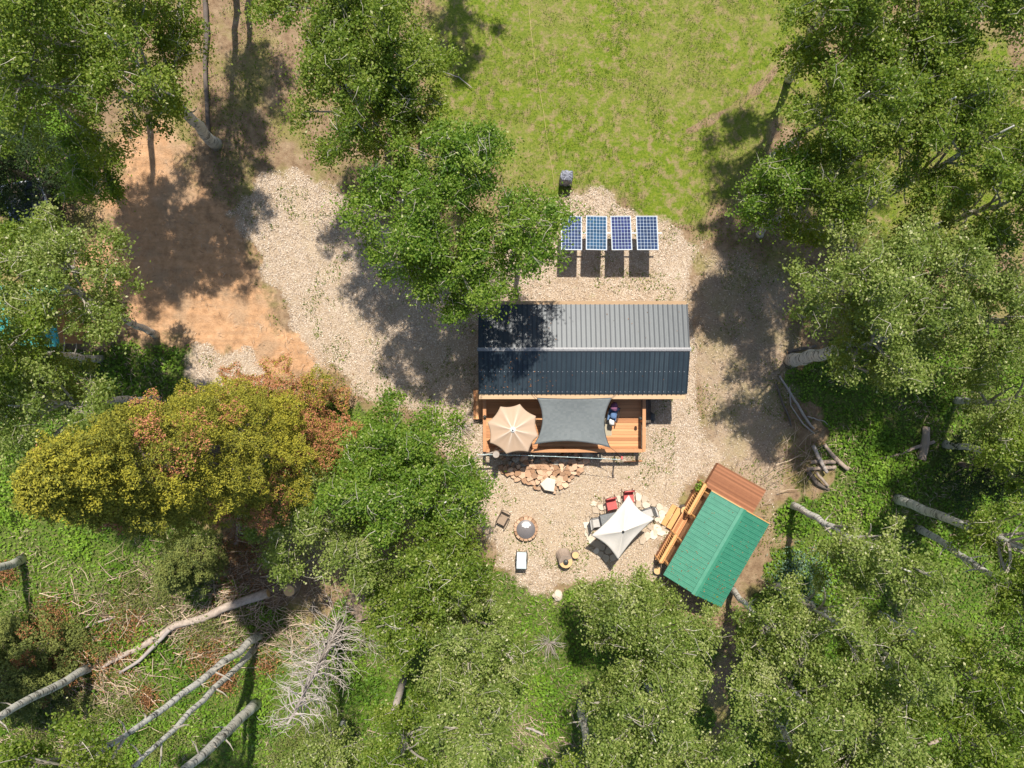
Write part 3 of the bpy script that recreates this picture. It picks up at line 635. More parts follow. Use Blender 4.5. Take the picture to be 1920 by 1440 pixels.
def posts():
    b = W(934, 868, 0); b = Vector((W(930, 853, 2.5).x, W(930, 853, 2.5).y, 0)); m = MB()
    m.tube([b, b + Vector((.01, 0, 1.3)), b + Vector((0, .02, 2.5))], [.19, .17, .16], 14)
    o = build('log_post', m, 'log'); tag(o, 'thick grey log post with a cut top at the lower left corner of the deck', 'post')
    c = MB(); c.lathe(b + Vector((0, .02, 2.5)), [(.15, 0), (.15, .006)], 14); build('cut_end', c, 'deadwood', o)
    b = W(1165, 858, 2.2); m = MB(); m.tube([(b.x, b.y, 0), (b.x, b.y, 2.2)], .04, 8)
    o = build('sail_post', m, 'dkmetal'); tag(o, 'thin dark post with a red clip below the right end of the deck', 'post')
    c = MB(); c.box((b.x + .02, b.y, 2.23), (.09, .14, .07)); build('clip', c, 'red', o)
    # string of lights
    a = W(895, 852, 2.1); e = W(1167, 862, 2.15); r = thing('string_lights', a, 'thin string of light bulbs hung between the log post and the thin post', 'string lights')
    pts = []; 
    for i in range(25):
        u = i / 24; p = a.lerp(e, u); p.z -= .28 * 4 * u * (1 - u); pts.append(p)
    m = MB(); m.tube(pts, .011, 4); build('wire', m, 'bulb', r)
    for i in range(1, 24, 2):
        m = MB(); m.blob(pts[i] - Vector((0, 0, .05)), (.03, .03, .045), 8, 6, 0); build('bulb', m, 'bulb', r)
    m = MB(); m.tube([W(878, 864, .9), W(905, 854, 1.6), W(945, 842, 2.2)], [.05, .045, .035], 8); tag(build('branch_pole', m, 'deadwood'), 'pale bare pole leaning from the leaves onto the left corner of the deck', 'pole')
posts()

# things on and round the deck
def deck_things():
    z = DZ
    for i, (px, c, lab) in enumerate(((1050, 'whitep', 'pale cushioned deck chair half hidden under the eave, leftmost of three'), (1084, 'brown', 'brown deck chair half hidden under the eave, middle of three'), (1122, 'paleblue', 'grey cushioned deck chair half hidden under the eave, rightmost of three'))):
        chair(W(px, 748, z), 0, 'dkmetal', c, lab, name='deck_chair', w_=.58)
    l = W(1146, 778, z); t = chair(l, R_(-12), 'dkmetal', 'blue', 'deck chair draped with a blue cloth beside the right edge of the shade sail', name='deck_chair', w_=.5, backh=.45)
    # drape of cloths
    for nm, dx, dy, mt, sz in (('blanket', 2, -13, 'purple', (.34, .24, .1)), ('towel', 0, 3, 'blue', (.28, .22, .06)), ('cushion', -3, 16, 'whitep', (.24, .2, .06))):
        m = MB(); p = W(1150 + dx, 776 + dy, z + 1.0 - (.25 if nm == 'towel' else .4 if nm == 'cushion' else 0)); m.blob(p, (sz[0] * .55, sz[1] * .85, sz[2]), 9, 6, .35)
        tag(build(nm, m, mt, smooth=True), {'blanket': 'purple patterned blanket over the top of the chair by the sail', 'towel': 'blue towel lying on the chair by the sail', 'cushion': 'small white cushion at the foot end of the blue cloth'}[nm], nm)
    # covered bench right of deck
    c = W(1212, 768, .4); m = MB(); t = thing('storage_bench', (c.x, c.y, 0), 'grey slatted bench in the shade right of the deck', 'bench')
    for i in range(5): m.box((c.x - .16 + i * .085, c.y, .42), (.07, 1.3, .03), val=random.random())
    build('seat', m, 'logdark', t)
    for sy in (-1, 1):
        for sx in (-1, 1): g = MB(); g.box((c.x + .15 * sx, c.y + .55 * sy, .2), (.06, .06, .4)); build('leg', g, 'logdark', t)
    m = MB(); p = W(1221, 783, .12); m.blob((p.x, p.y, .1), (.2, .28, .16), 12, 8, .2); tag(build('bag', m, 'greysheet', smooth=True), 'crumpled grey bag on the gravel beside the shaded bench', 'bag')
deck_things()

# ------------------------------------------------------------------ solar panels
def solar():
    xs = [(1052.5, 1091.5), (1099, 1138.5), (1146, 1184.5), (1193.5, 1234)]
    rot = (.9, 1.6, -.6, 0)
    labs = ['leftmost solar panel, partly covered by leaves', 'second solar panel from the left, of greener blue', 'third solar panel from the left, slightly turned', 'rightmost solar panel of the row']
    for i, (a, b) in enumerate(xs):
        zl, zh = 1.5, 1.9
        tl, tr = W(a, 405, zl), W(b, 405, zl); bl, br = W(a - .5, 469, zh), W(b - .5, 469, zh)
        cx = (tl.x + br.x) / 2; cy = (tl.y + br.y) / 2; wd = (tr.x - tl.x + br.x - bl.x) / 2; ln = math.hypot(tl.y - bl.y, zh - zl)
        r = thing('solar_panel', (cx, cy, 0), labs[i], 'solar panel', 'solar panels on the gravel')
        e1 = Vector((1, 0, 0)); e2 = Vector((0, tl.y - bl.y, zl - zh)).normalized()
        q = Matrix.Rotation(R_(-rot[i]), 3, 'Z'); e1 = q @ e1; e2 = q @ e2; nn = e1.cross(e2); c = Vector((cx, cy, (zl + zh) / 2))
        m = MB(); m.obox(c, e1 * (wd / 2 - .025), e2 * (ln / 2 - .025), nn * .008); build('backing', m, 'glassy', r)
        m = MB(); wx = (wd - .09) / 6; wy = (ln - .09) / 10
        for u in range(6):
            for v in range(10):
                p = c + e1 * (wx * (u - 2.5)) + e2 * (wy * (v - 4.5)) + nn * .011; hx, hy = wx / 2 - .009, wy / 2 - .009; k = .016
                pl = [(-hx + k, -hy), (hx - k, -hy), (hx, -hy + k), (hx, hy - k), (hx - k, hy), (-hx + k, hy), (-hx, hy - k), (-hx, -hy + k)]
                m.slab([p + e1 * s + e2 * t for s, t in pl], .002, val=random.random())
        build('cell', m, 'cell%d' % i, r)
        m = MB()
        for s in (-1, 1):
            m.obox(c + e1 * (wd / 2 - .012) * s, e1 * .010, e2 * ln / 2, nn * .022); m.obox(c + e2 * (ln / 2 - .012) * s, e1 * (wd / 2 - .027), e2 * .010, nn * .022)
        build('frame', m, 'alu', r)
        g = MB(); 
        for s in (-1, 1):
            g.beam(c + e1 * wd * .36 * s - nn * .04 - e2 * ln * .35, c + e1 * wd * .36 * s - nn * .04 + e2 * ln * .35, .04, .04)
        build('bracket', g, 'alu', r)
        g = MB(); g.tube([(c.x - .05 + wd * .28, c.y - .05, 0), (c.x - .05 + wd * .28, c.y - .05, 1.62)], .035, 8); build('post', g, 'alu', r)
    a, b = W(1050, 437, 1.62), W(1241, 437, 1.62); m = MB(); m.beam(a, b, .06, .06)
    tag(build('mounting_rail', m, 'alu'), 'long aluminium rail running behind all four solar panels', 'rail')
solar()
def covered():
    c = W(1062, 335, 0); c = Vector((W(1063, 330, .9).x, W(1063, 330, .9).y, 0)); 
    r = thing('covered_grill', c, 'grill under a crinkled grey cover on the grass above the solar panels', 'grill')
    vs = []; n = 28; prof = [(.30, 0), (.32, .3), (.31, .7), (.29, .92), (.24, 1.03), (.12, 1.09), (.0, 1.11)]
    m = MB(); fs = []
    for j, (rr, z) in enumerate(prof):
        for k in range(n):
            t = 2 * math.pi * k / n; sq = 1 / max(abs(math.cos(t + .1)), abs(math.sin(t + .1))) ** .7
            f = rr * sq * (1 + (.05 * math.sin(7 * t + j) + random.uniform(-.03, .03)) * (1 if j < 5 else .6))
            vs.append((c.x + math.cos(t) * f * 1.02, c.y + math.sin(t) * f * .95, z + (random.uniform(-.03, .03) if j in (3, 4, 5) else 0)))
    for j in range(len(prof) - 1):
        for k in range(n): fs.append((j * n + k, j * n + (k + 1) % n, (j + 1) * n + (k + 1) % n, (j + 1) * n + k))
    m.v = vs; m.f = fs; m.a = [random.random() for _ in fs]; build('cover', m, 'tarp', r)
    m = MB(); m.tube([c + Vector((-.22, -.2, 1.0)), c + Vector((-.3, -.1, 1.05)), c + Vector((-.28, .12, 1.02))], .03, 8)
    build('cover_fold', m, 'tarp', r)
    m = MB(); m.tube([W(990, -60, .03), W(992, 20, .03), W(999, 90, .03), W(1008, 150, .03), W(1019, 210, .03), W(1027, 270, .03), W(1037, 330, .03), W(1040, 352, .03)], .009, 4)
    tag(build('rope', m, 'cable'), 'thin pale line lying down the meadow toward the solar panels', 'rope')
covered()

# ------------------------------------------------------------------ fire pit, stumps, rocks
def rockslab(c, r, th, rz, tilt, val, mat, label, cat, group, name='flagstone', asp=1.0, n=None):
    n = n or random.choice((5, 6, 6, 7)); q = Matrix.Rotation(rz, 3, 'Z') @ Matrix.Rotation(tilt, 3, 'X'); pts = []
    an = sorted(random.uniform(-.28, .28) + 2 * math.pi * k / n for k in range(n))
    for t in an:
        rr = r * random.uniform(.78, 1.15); pts.append(Vector(c) + q @ Vector((math.cos(t) * rr, math.sin(t) * rr * asp, 0)))
    m = MB(); m.slab(pts, th, val, inset=th * .8); return tag(build(name, m, mat), label, cat, group)
def firepit():
    c = W(986, 995, 0); c = Vector((W(986, 993, .4).x, W(986, 993, .4).y, 0)); r = thing('fire_pit', c, 'round fire pit with a grey lid and a ring of orange stones', 'fire pit')
    m = MB()
    for k in range(16):
        t = 2 * math.pi * k / 16; m.obox(c + Vector((math.cos(t) * .52, math.sin(t) * .52, .16)), Vector((math.cos(t), math.sin(t), 0)) * random.uniform(.07, .11), Vector((-math.sin(t), math.cos(t), 0)) * .105, (0, 0, random.uniform(.13, .17)), random.random(), taper=.85)
    build('stone_ring', m, 'orock', r)
    m = MB(); m.lathe(c, [(.47, .30), (.475, .345), (.46, .36), (.2, .40), (.02, .42)], 40); build('lid', m, 'pitcover', r, smooth=True)
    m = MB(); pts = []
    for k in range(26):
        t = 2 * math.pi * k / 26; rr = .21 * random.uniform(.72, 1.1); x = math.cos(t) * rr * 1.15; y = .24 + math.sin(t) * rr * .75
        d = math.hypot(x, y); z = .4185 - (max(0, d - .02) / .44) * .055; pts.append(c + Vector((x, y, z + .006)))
    cc = c + Vector((0, .24, .402)); m.add([cc] + pts, [(0, 1 + k, 1 + (k + 1) % 26) for k in range(26)]); build('pale_patch', m, 'pitpatch', r)  # irregular raised pale patch on the north side of the lid
firepit()
def stump(px, py, r, h, label, mat='log', name='stump', lean=(0, 0), pot=False):
    p = W(px, py, h); b = Vector((p.x - lean[0], p.y - lean[1], 0)); t = thing(name, b, label, 'stump')
    m = MB(); m.tube([b - Vector((0, 0, .05)), b.lerp(Vector((p.x, p.y, h)), .4) , Vector((p.x, p.y, h))], [r * 1.15, r * 1.0, r], 16); build('bark', m, mat, t)
    m = MB(); m.lathe(Vector((p.x, p.y, h - .01)), [(r * .93, 0), (r * .93, .02)], 20, wob=.02); build('cut_end', m, 'cut', t)
    return Vector((p.x, p.y, h + .01))
q = stump(1061, 1053, .35, .55, 'wide pale cut log standing below the patio with a dark pot on it', lean=(.09, -.20))
m = MB(); m.lathe(q, [(.09, 0), (.13, .05), (.13, .12), (.1, .15), (.11, .16), (.03, .19), (.02, .22)], 16); tag(build('pot', m, 'iron'), 'small dark iron pot on the wide pale stump', 'pot')
stump(1079, 1041, .18, .35, 'small round orange stump right of the pot stump')
stump(1284, 957, .20, .45, 'short stump beside the upper porch rail of the green cabin', mat='logdark')
stump(1233, 1070, .2, .3, 'grey stump at the lower end of the porch rail', mat='grock')
stump(542, 1108, .29, .9, 'tall cut stump with a yellow top, the lower of two beside the brush', mat='log')
stump(528, 1082, .27, .6, 'shaded cut stump, the upper of two beside the brush', mat='logdark')
m = MB(); p = W(1045, 1115, 0); m.blob((p.x, p.y, .08), (.26, .26, .2), 10, 7); tag(build('boulder', m, 'prock'), 'pale boulder at the lower edge of the gravel patio', 'rock')
m = MB(); p = W(680, 1128, 0); m.blob((p.x, p.y, .2), (.75, .85, .55), 12, 9); tag(build('boulder', m, 'brock'), 'large brown boulder behind the bare dead tree', 'rock')

def rocks():
    P = np.array([(937, 872), (960, 868), (985, 873), (1010, 866), (1035, 868), (1060, 862), (1090, 868), (1092, 880), (1075, 895), (1060, 910), (1035, 922), (1010, 918), (985, 905), (960, 895), (940, 885)])
    Wp = WA(P); placed = []; tries = 0
    while len(placed) < 95 and tries < 6000:
        tries += 1; x = random.uniform(*[f(Wp[:, 0]) for f in (min, max)]); y = random.uniform(*[f(Wp[:, 1]) for f in (min, max)])
        if sdist(np.array([x]), np.array([y]), Wp)[0] < .02: continue
        if any(math.hypot(x - a, y - b) < .19 for a, b in placed): continue
        placed.append((x, y)); d = sdist(np.array([x]), np.array([y]), Wp)[0]
        rockslab((x, y, .10 + min(d, .5) * .35 + random.uniform(0, .08)), random.uniform(.13, .24), random.uniform(.06, .14), random.uniform(0, 6.3), random.uniform(-.35, .35), random.random(), 'orock',
                 'orange sandstone slab in the crescent pile below the deck', 'stone', 'sandstone slabs piled below the deck', asp=random.uniform(.6, .95))
    for (px, py, r) in ((1029, 905, .42),):
        p = W(px, py, 0); rockslab((p.x, p.y, .42), r, .08, .4, .08, .9, 'prock', 'largest pale flat slab on top of the crescent stone pile', 'stone', None, n=5)
    for i in range(13):
        px = random.uniform(1045, 1125); py = random.uniform(851, 866); p = W(px, py, 0); m = MB(); s = random.uniform(.13, .22)
        m.blob((p.x, p.y, s * .5), (s, s * random.uniform(.7, 1), s * .8), 9, 7, .15, random.random()); tag(build('rock', m, random.choice(('grock', 'orock'))), 'rounded field rock lying under the front rail of the deck', 'rock', 'round rocks under the deck rail')
    for i in range(22):
        px = random.uniform(935, 1045); py = random.uniform(856, 872); p = W(px, py, 0); m = MB(); s = random.uniform(.12, .24)
        m.blob((p.x, p.y, s * .4), (s, s * random.uniform(.6, 1), s * .7), 8, 6, .2, random.random()); tag(build('rock', m, random.choice(('grock', 'orock', 'orock'))), 'shaded rough rock between the deck and the crescent stone pile', 'rock', 'shaded rocks between deck and pile')
    # flagstones round the white parasol
    ring = [(1117, 957), (1128, 951), (1105, 975), (1101, 985), (1103, 998), (1106, 1008), (1113, 944), (1160, 936), (1165, 955), (1195, 930), (1208, 935), (1197, 945), (1211, 948), (1222, 945), (1236, 950), (1227, 958), (1240, 963), (1248, 958), (1232, 972), (1242, 975), (1255, 968), (1233, 990), (1222, 989), (1213, 1005), (1228, 998), (1239, 997), (1247, 990), (1252, 997), (1225, 1002), (1110, 1015), (1118, 1020), (1130, 1012), (1118, 1032), (1128, 1025), (1140, 1032), (1125, 1040), (1150, 1022), (1136, 1045), (1150, 1045), (1205, 1012), (1185, 1000), (1200, 985), (1190, 970), (1213, 975), (1140, 1000), (1155, 1005), (1170, 1015), (1172, 960), (1135, 985), (1150, 975), (1175, 985)]
    for (px, py) in ring:
        side = 'under the lower half of' if py > 992 and px < 1215 else 'left of' if px < 1140 else 'right of' if px > 1190 else 'under the upper half of'
        p = W(px, py, 0); rockslab((p.x, p.y, .045 + random.uniform(0, .015)), random.uniform(.21, .29), .05, random.uniform(0, 6.3), random.uniform(-.03, .03), random.random(), 'prock',
                                  'pale flat flagstone set in the gravel %s the white parasol' % side, 'flagstone', 'flagstones %s the white parasol' % side, asp=random.uniform(.65, 1))
rocks()

# ------------------------------------------------------------------ green cabin
def green_cabin():
    ze, zr = 2.3, 2.85
    NW, RN, NE = W(1333.3, 922.2, ze), W(1393.3, 955.6, zr), W(1443.3, 981, ze)
    SW_, RS, SE = W(1243.3, 1077.8, ze), W(1302.2, 1115.6, zr), W(1352.2, 1138.9, ze)
    ctr = (NW + NE + SW_ + SE) / 4
    t = thing('green_roofed_cabin', (ctr.x, ctr.y, 0), 'small cabin with a green ribbed metal roof set at an angle by the patio', 'cabin')
    al = ((SW_ - NW) + (SE - NE)).normalized(); L = ((SW_ - NW).length + (SE - NE).length) / 2
    ac = Vector((-al.y, al.x, 0))  # across, toward east side
    if (NE - NW).dot(ac) < 0: ac = -ac
    al.z = 0; al.normalize(); wd = (NE - NW).dot(ac); N0 = (NW + NE) / 2; N0.z = 0
    def T(a, c, z): return N0 + al * a + ac * c + Vector((0, 0, z))
    hw = wd / 2; rc = (((RN - N0).dot(ac)) + ((RS - N0).dot(ac))) / 2
    m = MB(); m.obox(T(L / 2, .0, 1.2), al * (L / 2 - .3), ac * (hw - .3), (0, 0, 1.2)); 
    for a in (.3, L - .3): m.add([T(a, -hw + .3, 2.35), T(a, hw - .3, 2.35), T(a, rc, zr - .1)], [(0, 1, 2)])
    build('wall', m, 'siding', t)
    m = MB()
    for s in (-1, 1): m.slab([T(0, s * hw, ze), T(L, s * hw, ze), T(L, rc, zr), T(0, rc, zr)], .05, val=.5)
    ro = build('roof', m, 'roofgrn', t)
    m = MB(); n = 19
    for i in range(n + 1):
        for s in (-1, 1):
            a = .02 + (L - .04) * i / n; m.beam(T(a, s * hw, ze + .012), T(a, rc, zr + .012), .035, .03)
            if i < n:
                for q in (.33, .66): m.beam(T(a + L / n * q, s * hw, ze + .004), T(a + L / n * q, rc, zr + .004), .014, .012)
    build('rib', m, 'ribgrn', ro)
    m = MB()
    for s in (-1, 1): m.slab([T(-.03, rc, zr + .05), T(L + .03, rc, zr + .05), T(L + .03, rc + .15 * s, zr + .01), T(-.03, rc + .15 * s, zr + .01)], .012, .7)
    build('ridge_cap', m, 'roofgrn', ro)
    m = MB()
    for s in (-1, 1): m.beam(T(-.025, s * hw, ze - .06), T(-.025, rc, zr - .06), .05, .13)
    build('fascia', m, 'cedar', t)
    g = np.random.default_rng(6); PL = []
    for q in range(130):
        aa = g.uniform(.1, L - .05) if g.random() < .4 else g.uniform(L * .6, L - .05); cc = g.uniform(-hw + .05, hw - .05); zz = zr - (zr - ze) * abs(cc - rc) / ((hw - rc) if cc > rc else (hw + rc)) + .025; PL.append(tuple(T(aa, cc, zz)))
    lt = quads_obj('fallen_leaves', leaf_quads(np.array(PL), g.uniform(.018, .04, 130), up=2), g.random(130), 'rust', ro); lt['kind'] = 'stuff'
    m = MB()
    for i in range(n):
        for s_ in (-1, 1):
            for f_ in (.06, .5, .94):
                a = .02 + (L - .04) * (i + .12) / n; p = T(a, s_ * hw, ze).lerp(T(a, rc, zr), f_); m.box((p.x, p.y, p.z + .012), (.02, .02, .018))
    build('screw', m, 'screw', ro)
    # open brown deck at the north end
    pz = .45; A, B, Cc, D = W(1346.7, 867.8, pz), W(1436.7, 918.9, pz), W(1420, 962, pz), W(1318, 908, pz)
    dk = thing('side_deck', ((A + Cc) / 2).xy.to_3d(), 'reddish brown platform of boards at the upper end of the green cabin', 'deck')
    c0 = T(-.1, 0, 0); da = (A - T(0, 0, 0)).dot(al); wq0 = (A - c0).dot(ac); wq1 = (B - c0).dot(ac)
    m = MB(); n = 15; st = (-.02 - da) / n
    for i in range(n): m.obox(T(da + st * (i + .5), (wq0 + wq1) / 2, pz), al * (st / 2 - .006), ac * ((wq1 - wq0) / 2), (0, 0, .018), random.random())
    build('floor', m, 'deckred', dk)
    m = MB(); m.obox(T(da / 2 - .02, (wq0 + wq1) / 2, pz - .22), al * (-da / 2 - .04), ac * ((wq1 - wq0) / 2 - .03), (0, 0, .2)); build('joist_frame', m, 'deckred', dk)
    # porch at the west side
    pr = thing('porch', T(L / 2, -hw - .2, 0), 'cedar porch with two baluster rails along the patio side of the green cabin', 'porch')
    w0 = (W(1322, 908, 1.3) - N0).dot(ac) * .5 + (W(1233.3, 1057.8, 1.3) - N0).dot(ac) * .5; w1 = -hw + .28
    m = MB(); n = 6
    for i in range(n): m.obox(T(L / 2 - .1, w0 + (w1 - w0) * (i + .5) / n, pz), al * (L / 2 - .1), ac * ((w1 - w0) / n / 2 - .006), (0, 0, .018), random.random())
    build('floor', m, 'deck', pr)
    m = MB(); m.obox(T(L / 2 - .1, (w0 + w1) / 2, pz - .24), al * (L / 2 - .14), ac * ((w1 - w0) / 2 - .03), (0, 0, .2)); build('joist_frame', m, 'deckred', pr)
    zt = pz + .85
    for (a0, a1) in ((-.1, L * .33), (L * .60, L * .93)):
        m = MB(); m.beam(T(a0, w0 + .03, zt), T(a1, w0 + .03, zt), .13, .035, .9); build('handrail', m, 'cedar', pr)
        m = MB(); m.beam(T(a0, w0 + .16, zt - .07), T(a1, w0 + .16, zt - .07), .05, .06, .6); m.beam(T(a0, w0 + .05, pz + .1), T(a1, w0 + .05, pz + .1), .04, .06, .4); build('inner_rail', m, 'cedar', pr)
        m = MB(); k = int((a1 - a0) / .125)
        for i in range(k + 1):
            a = a0 + (a1 - a0) * i / k; m.beam(T(a, w0 + .035, pz + .05), T(a, w0 + .035, zt), .035, .035, .5)
            m.beam(T(a, w0 + .03, zt - .055), T(a, w0 + .16, zt - .055), .035, .03, .6)
        build('baluster', m, 'cedar', pr)
        for a in (a0, a1):
            m = MB(); m.beam(T(a, w0 + .05, 0), T(a, w0 + .05, zt - .02), .1, .1); build('rail_post', m, 'cedar', pr)
    m = MB()
    for i, (c, z) in enumerate(((w0 - .15, .28), (w0 - .42, .13))):
        m.obox(T(L * .465, c, z), al * (L * .125), ac * .13, (0, 0, .02), .7); m.obox(T(L * .465, c, z / 2 - .02), al * (L * .12), ac * .10, (0, 0, z / 2), .3)
    build('step', m, 'cedar', pr)
    for a in (L * .05, L * .33, L * .62, L * .9):
        m = MB(); m.beam(T(a, -hw + .15, pz), T(a, -hw + .15, ze - .06), .1, .1); build('roof_post', m, 'cedar', pr)
    c = T(.12, -hw - .12, pz + .02); pl = thing('potted_plant', c, 'small leafy plant in a pot at the top corner of the porch', 'plant')
    m = MB(); m.lathe(c, [(.09, 0), (.13, .22), (.11, .22)], 14); build('pot', m, 'orock', pl)
    Cn = np.array(c) + np.array([0, 0, .35]) + RNG.normal(size=(220, 3)) * np.array([.13, .13, .1])
    quads_obj('leaves', leaf_quads(Cn, RNG.uniform(.03, .06, 220)), RNG.random(220), 'under', pl)
green_cabin()

# ------------------------------------------------------------------ sheds half hidden at the left
def hidden():
    z = 2.3; a, b = W(-60, 535, z), W(112, 650, z); c = (a + b) / 2
    t = thing('teal_roofed_shed', (c.x, c.y, 0), 'teal roofed shed showing through the leaves at the left edge', 'shed')
    m = MB(); m.box((c.x, c.y, 1.1), (b.x - a.x - .4, a.y - b.y - .4, 2.2)); build('wall', m, 'siding', t)
    m = MB()
    m.slab([(a.x, a.y, z), (b.x, a.y, z), (b.x, c.y, z + .4), (a.x, c.y, z + .4)], .05); m.slab([(a.x, b.y, z), (b.x, b.y, z), (b.x, c.y, z + .4), (a.x, c.y, z + .4)], .05)
    ro = build('roof', m, 'teal', t)
    m = MB()
    for i in range(12):
        x = a.x + .05 + (b.x - a.x - .1) * i / 11
        for y in (a.y, b.y): m.beam((x, y, z + .02), (x, c.y, z + .42), .03, .03)
    build('rib', m, 'teal', ro)
    # trailer top with pale edging in the dark
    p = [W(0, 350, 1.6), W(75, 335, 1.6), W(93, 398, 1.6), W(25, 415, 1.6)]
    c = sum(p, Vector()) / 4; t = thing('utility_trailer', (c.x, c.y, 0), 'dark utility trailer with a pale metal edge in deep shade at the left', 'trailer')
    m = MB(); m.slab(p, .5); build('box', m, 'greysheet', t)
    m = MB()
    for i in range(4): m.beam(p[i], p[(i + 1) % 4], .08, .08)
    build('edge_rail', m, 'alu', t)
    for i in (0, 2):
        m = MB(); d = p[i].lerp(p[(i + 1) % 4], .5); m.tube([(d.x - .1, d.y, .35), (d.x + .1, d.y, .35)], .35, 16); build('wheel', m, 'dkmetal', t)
hidden()

# ------------------------------------------------------------------ trees
FIRST = {}
def bezier(a, b, c, n):
    return [a.lerp(b, t / n).lerp(b.lerp(c, t / n), t / n) for t in range(n + 1)]
def aspen(label, crown, zc=9.6, r=2.7, rz=3.4, base=None, leaves=24500, mat='leaf_a', seed=None, trunk_r=.17, nl=13, ls=(.034, .074), group='aspens round the clearing', dens=1.0, clearing=None):
    sd = seed if seed is not None else int(abs(crown[0] * 7 + crown[1] * 13)) % 100000
    rng = np.random.default_rng(sd); rr = random.Random(sd)
    C = W(crown[0], crown[1], zc); B = W(base[0], base[1], 0) if base else Vector((C.x + rr.uniform(-.4, .4), C.y + rr.uniform(-.4, .4), 0)) + Vector((C.x, C.y, 0)).normalized() * 1.1; B.z = -.05
    root = thing('aspen_tree', (B.x, B.y, 0), label, 'tree', group)
    # lobes
    lobes = []
    for k in range(nl):
        t = k * 2.399 + rr.uniform(-.4, .4); h = 1 - 2 * (k + .5) / nl; h += rr.uniform(-.12, .12)
        rad = math.sqrt(max(0.05, 1 - h * h)) * rr.uniform(.55, .88)
        lobes.append((C.x + math.cos(t) * rad * r, C.y + math.sin(t) * rad * r, C.z + h * rz * .78, r * rr.uniform(.22, .46)))
    lobes.append((C.x, C.y, C.z + rz * .35, r * .5))
    lob = np.array(lobes); wts = lob[:, 3] ** 2; wts /= wts.sum()
    # clumps
    nc = int(128 * dens * (r / 2.7) ** 2); li = rng.choice(len(lob), nc, p=wts)
    d = rng.normal(size=(nc, 3)); d /= np.linalg.norm(d, axis=1, keepdims=True); rad = rng.random(nc) ** .38
    cl = lob[li, :3] + d * (lob[li, 3] * rad)[:, None] * np.array([1, 1, .95])
    cr = rng.uniform(.24, .56, nc) * (r / 2.7) ** .3
    N = int(leaves * dens * (r / 2.7) ** 2); ci = rng.integers(0, nc, N)
    bd = rng.normal(size=(N, 3)); bd /= np.linalg.norm(bd, axis=1, keepdims=True); bd *= (rng.random(N) ** .45 * np.where(rng.random(N) < .38, rng.uniform(1.1, 2.3, N), 1))[:, None] * rng.uniform(.8, 1.25, N)[:, None]
    L = cl[ci] + bd * cr[ci][:, None] * np.array([1, 1, .55]) + rng.normal(size=(N, 3)) * .05
    cv = rng.normal(0, .15, nc)
    v = np.clip(rng.beta(2.2, 2.6, N) + cv[ci], 0, .93); v[rng.random(N) < .022] = 1  # the few palest leaves paint sun highlights into the leaf colour
    quads_obj('crown', leaf_quads(L, rng.uniform(ls[0], ls[1], N), up=.45, rng=rng), v, mat, root)
    # trunk and branches
    tm = MB(); top = Vector((C.x, C.y, C.z + rz * .6)); mid = B.lerp(top, .5) + Vector((rr.uniform(-.3, .3), rr.uniform(-.3, .3), 0))
    if base: mid = B.lerp(top, .5) + Vector((rr.uniform(-.12, .12), rr.uniform(-.12, .12), 0))
    path = bezier(B, mid, top, 14)
    path = [p + Vector((rr.uniform(-.07, .07), rr.uniform(-.07, .07), 0)) if 0 < i < 14 else p for i, p in enumerate(path)]
    rads = [trunk_r * (1.25 if i == 0 else 1) * (1 - .86 * (i / 14) ** 1.5) for i in range(15)]
    tm.tube(path, rads, 10); build('trunk', tm, 'bark', root, smooth=True)
    bm = MB()
    if base:
        for k in range(7):
            i = rr.randint(3, 11); t = rr.uniform(0, 6.28); d_ = Vector((math.cos(t), math.sin(t), rr.uniform(0, .6))); l_ = rr.uniform(.25, 1.1)
            bm.tube([path[i], path[i] + d_ * l_ * .6, path[i] + d_ * l_ + Vector((0, 0, .15))], [.04, .03, .008], 5, caps=False)
    for k, lb in enumerate(lobes):
        e = Vector(lb[:3]); f = min(.92, max(.3, (e.z - 1.2 * rr.random() - 1.0) / top.z)); i = min(13, int(f * 14)); s = path[i]
        m_ = s.lerp(e, .5) + Vector((rr.uniform(-.3, .3), rr.uniform(-.3, .3), .35)); br = bezier(s, m_, e, 6)
        bm.tube(br, [rads[i] * .55 * (1 - .8 * t / 6) + .008 for t in range(7)], 5)
        sub = [j for j in range(nc) if li[j] == k][:9]
        for j in sub:
            q = Vector(cl[j]); s2 = br[rr.randint(2, 5)]; m2 = s2.lerp(q, .5) + Vector((rr.uniform(-.15, .15), rr.uniform(-.15, .15), .15))
            bm.tube(bezier(s2, m2, q, 3), [.02, .016, .011, .005], 3, caps=False)
    tw = bm
    for k in range(int(85 * dens)):
        j = rr.randrange(nc); p = Vector(cl[j]); dr = Vector((rr.gauss(0, 1), rr.gauss(0, 1), rr.gauss(.3, .5))).normalized(); ln = rr.uniform(.25, .8)
        up = Vector((0, 0, cr[j] * .6)); p = p + up
        tw.tube([p, p + dr * ln * .5 + Vector((rr.uniform(-.08, .08), rr.uniform(-.08, .08), .04)), p + dr * ln], [.010, .007, .003], 3, val=rr.random(), caps=False)
    build('branches', bm, 'twigbark', root)
    return root
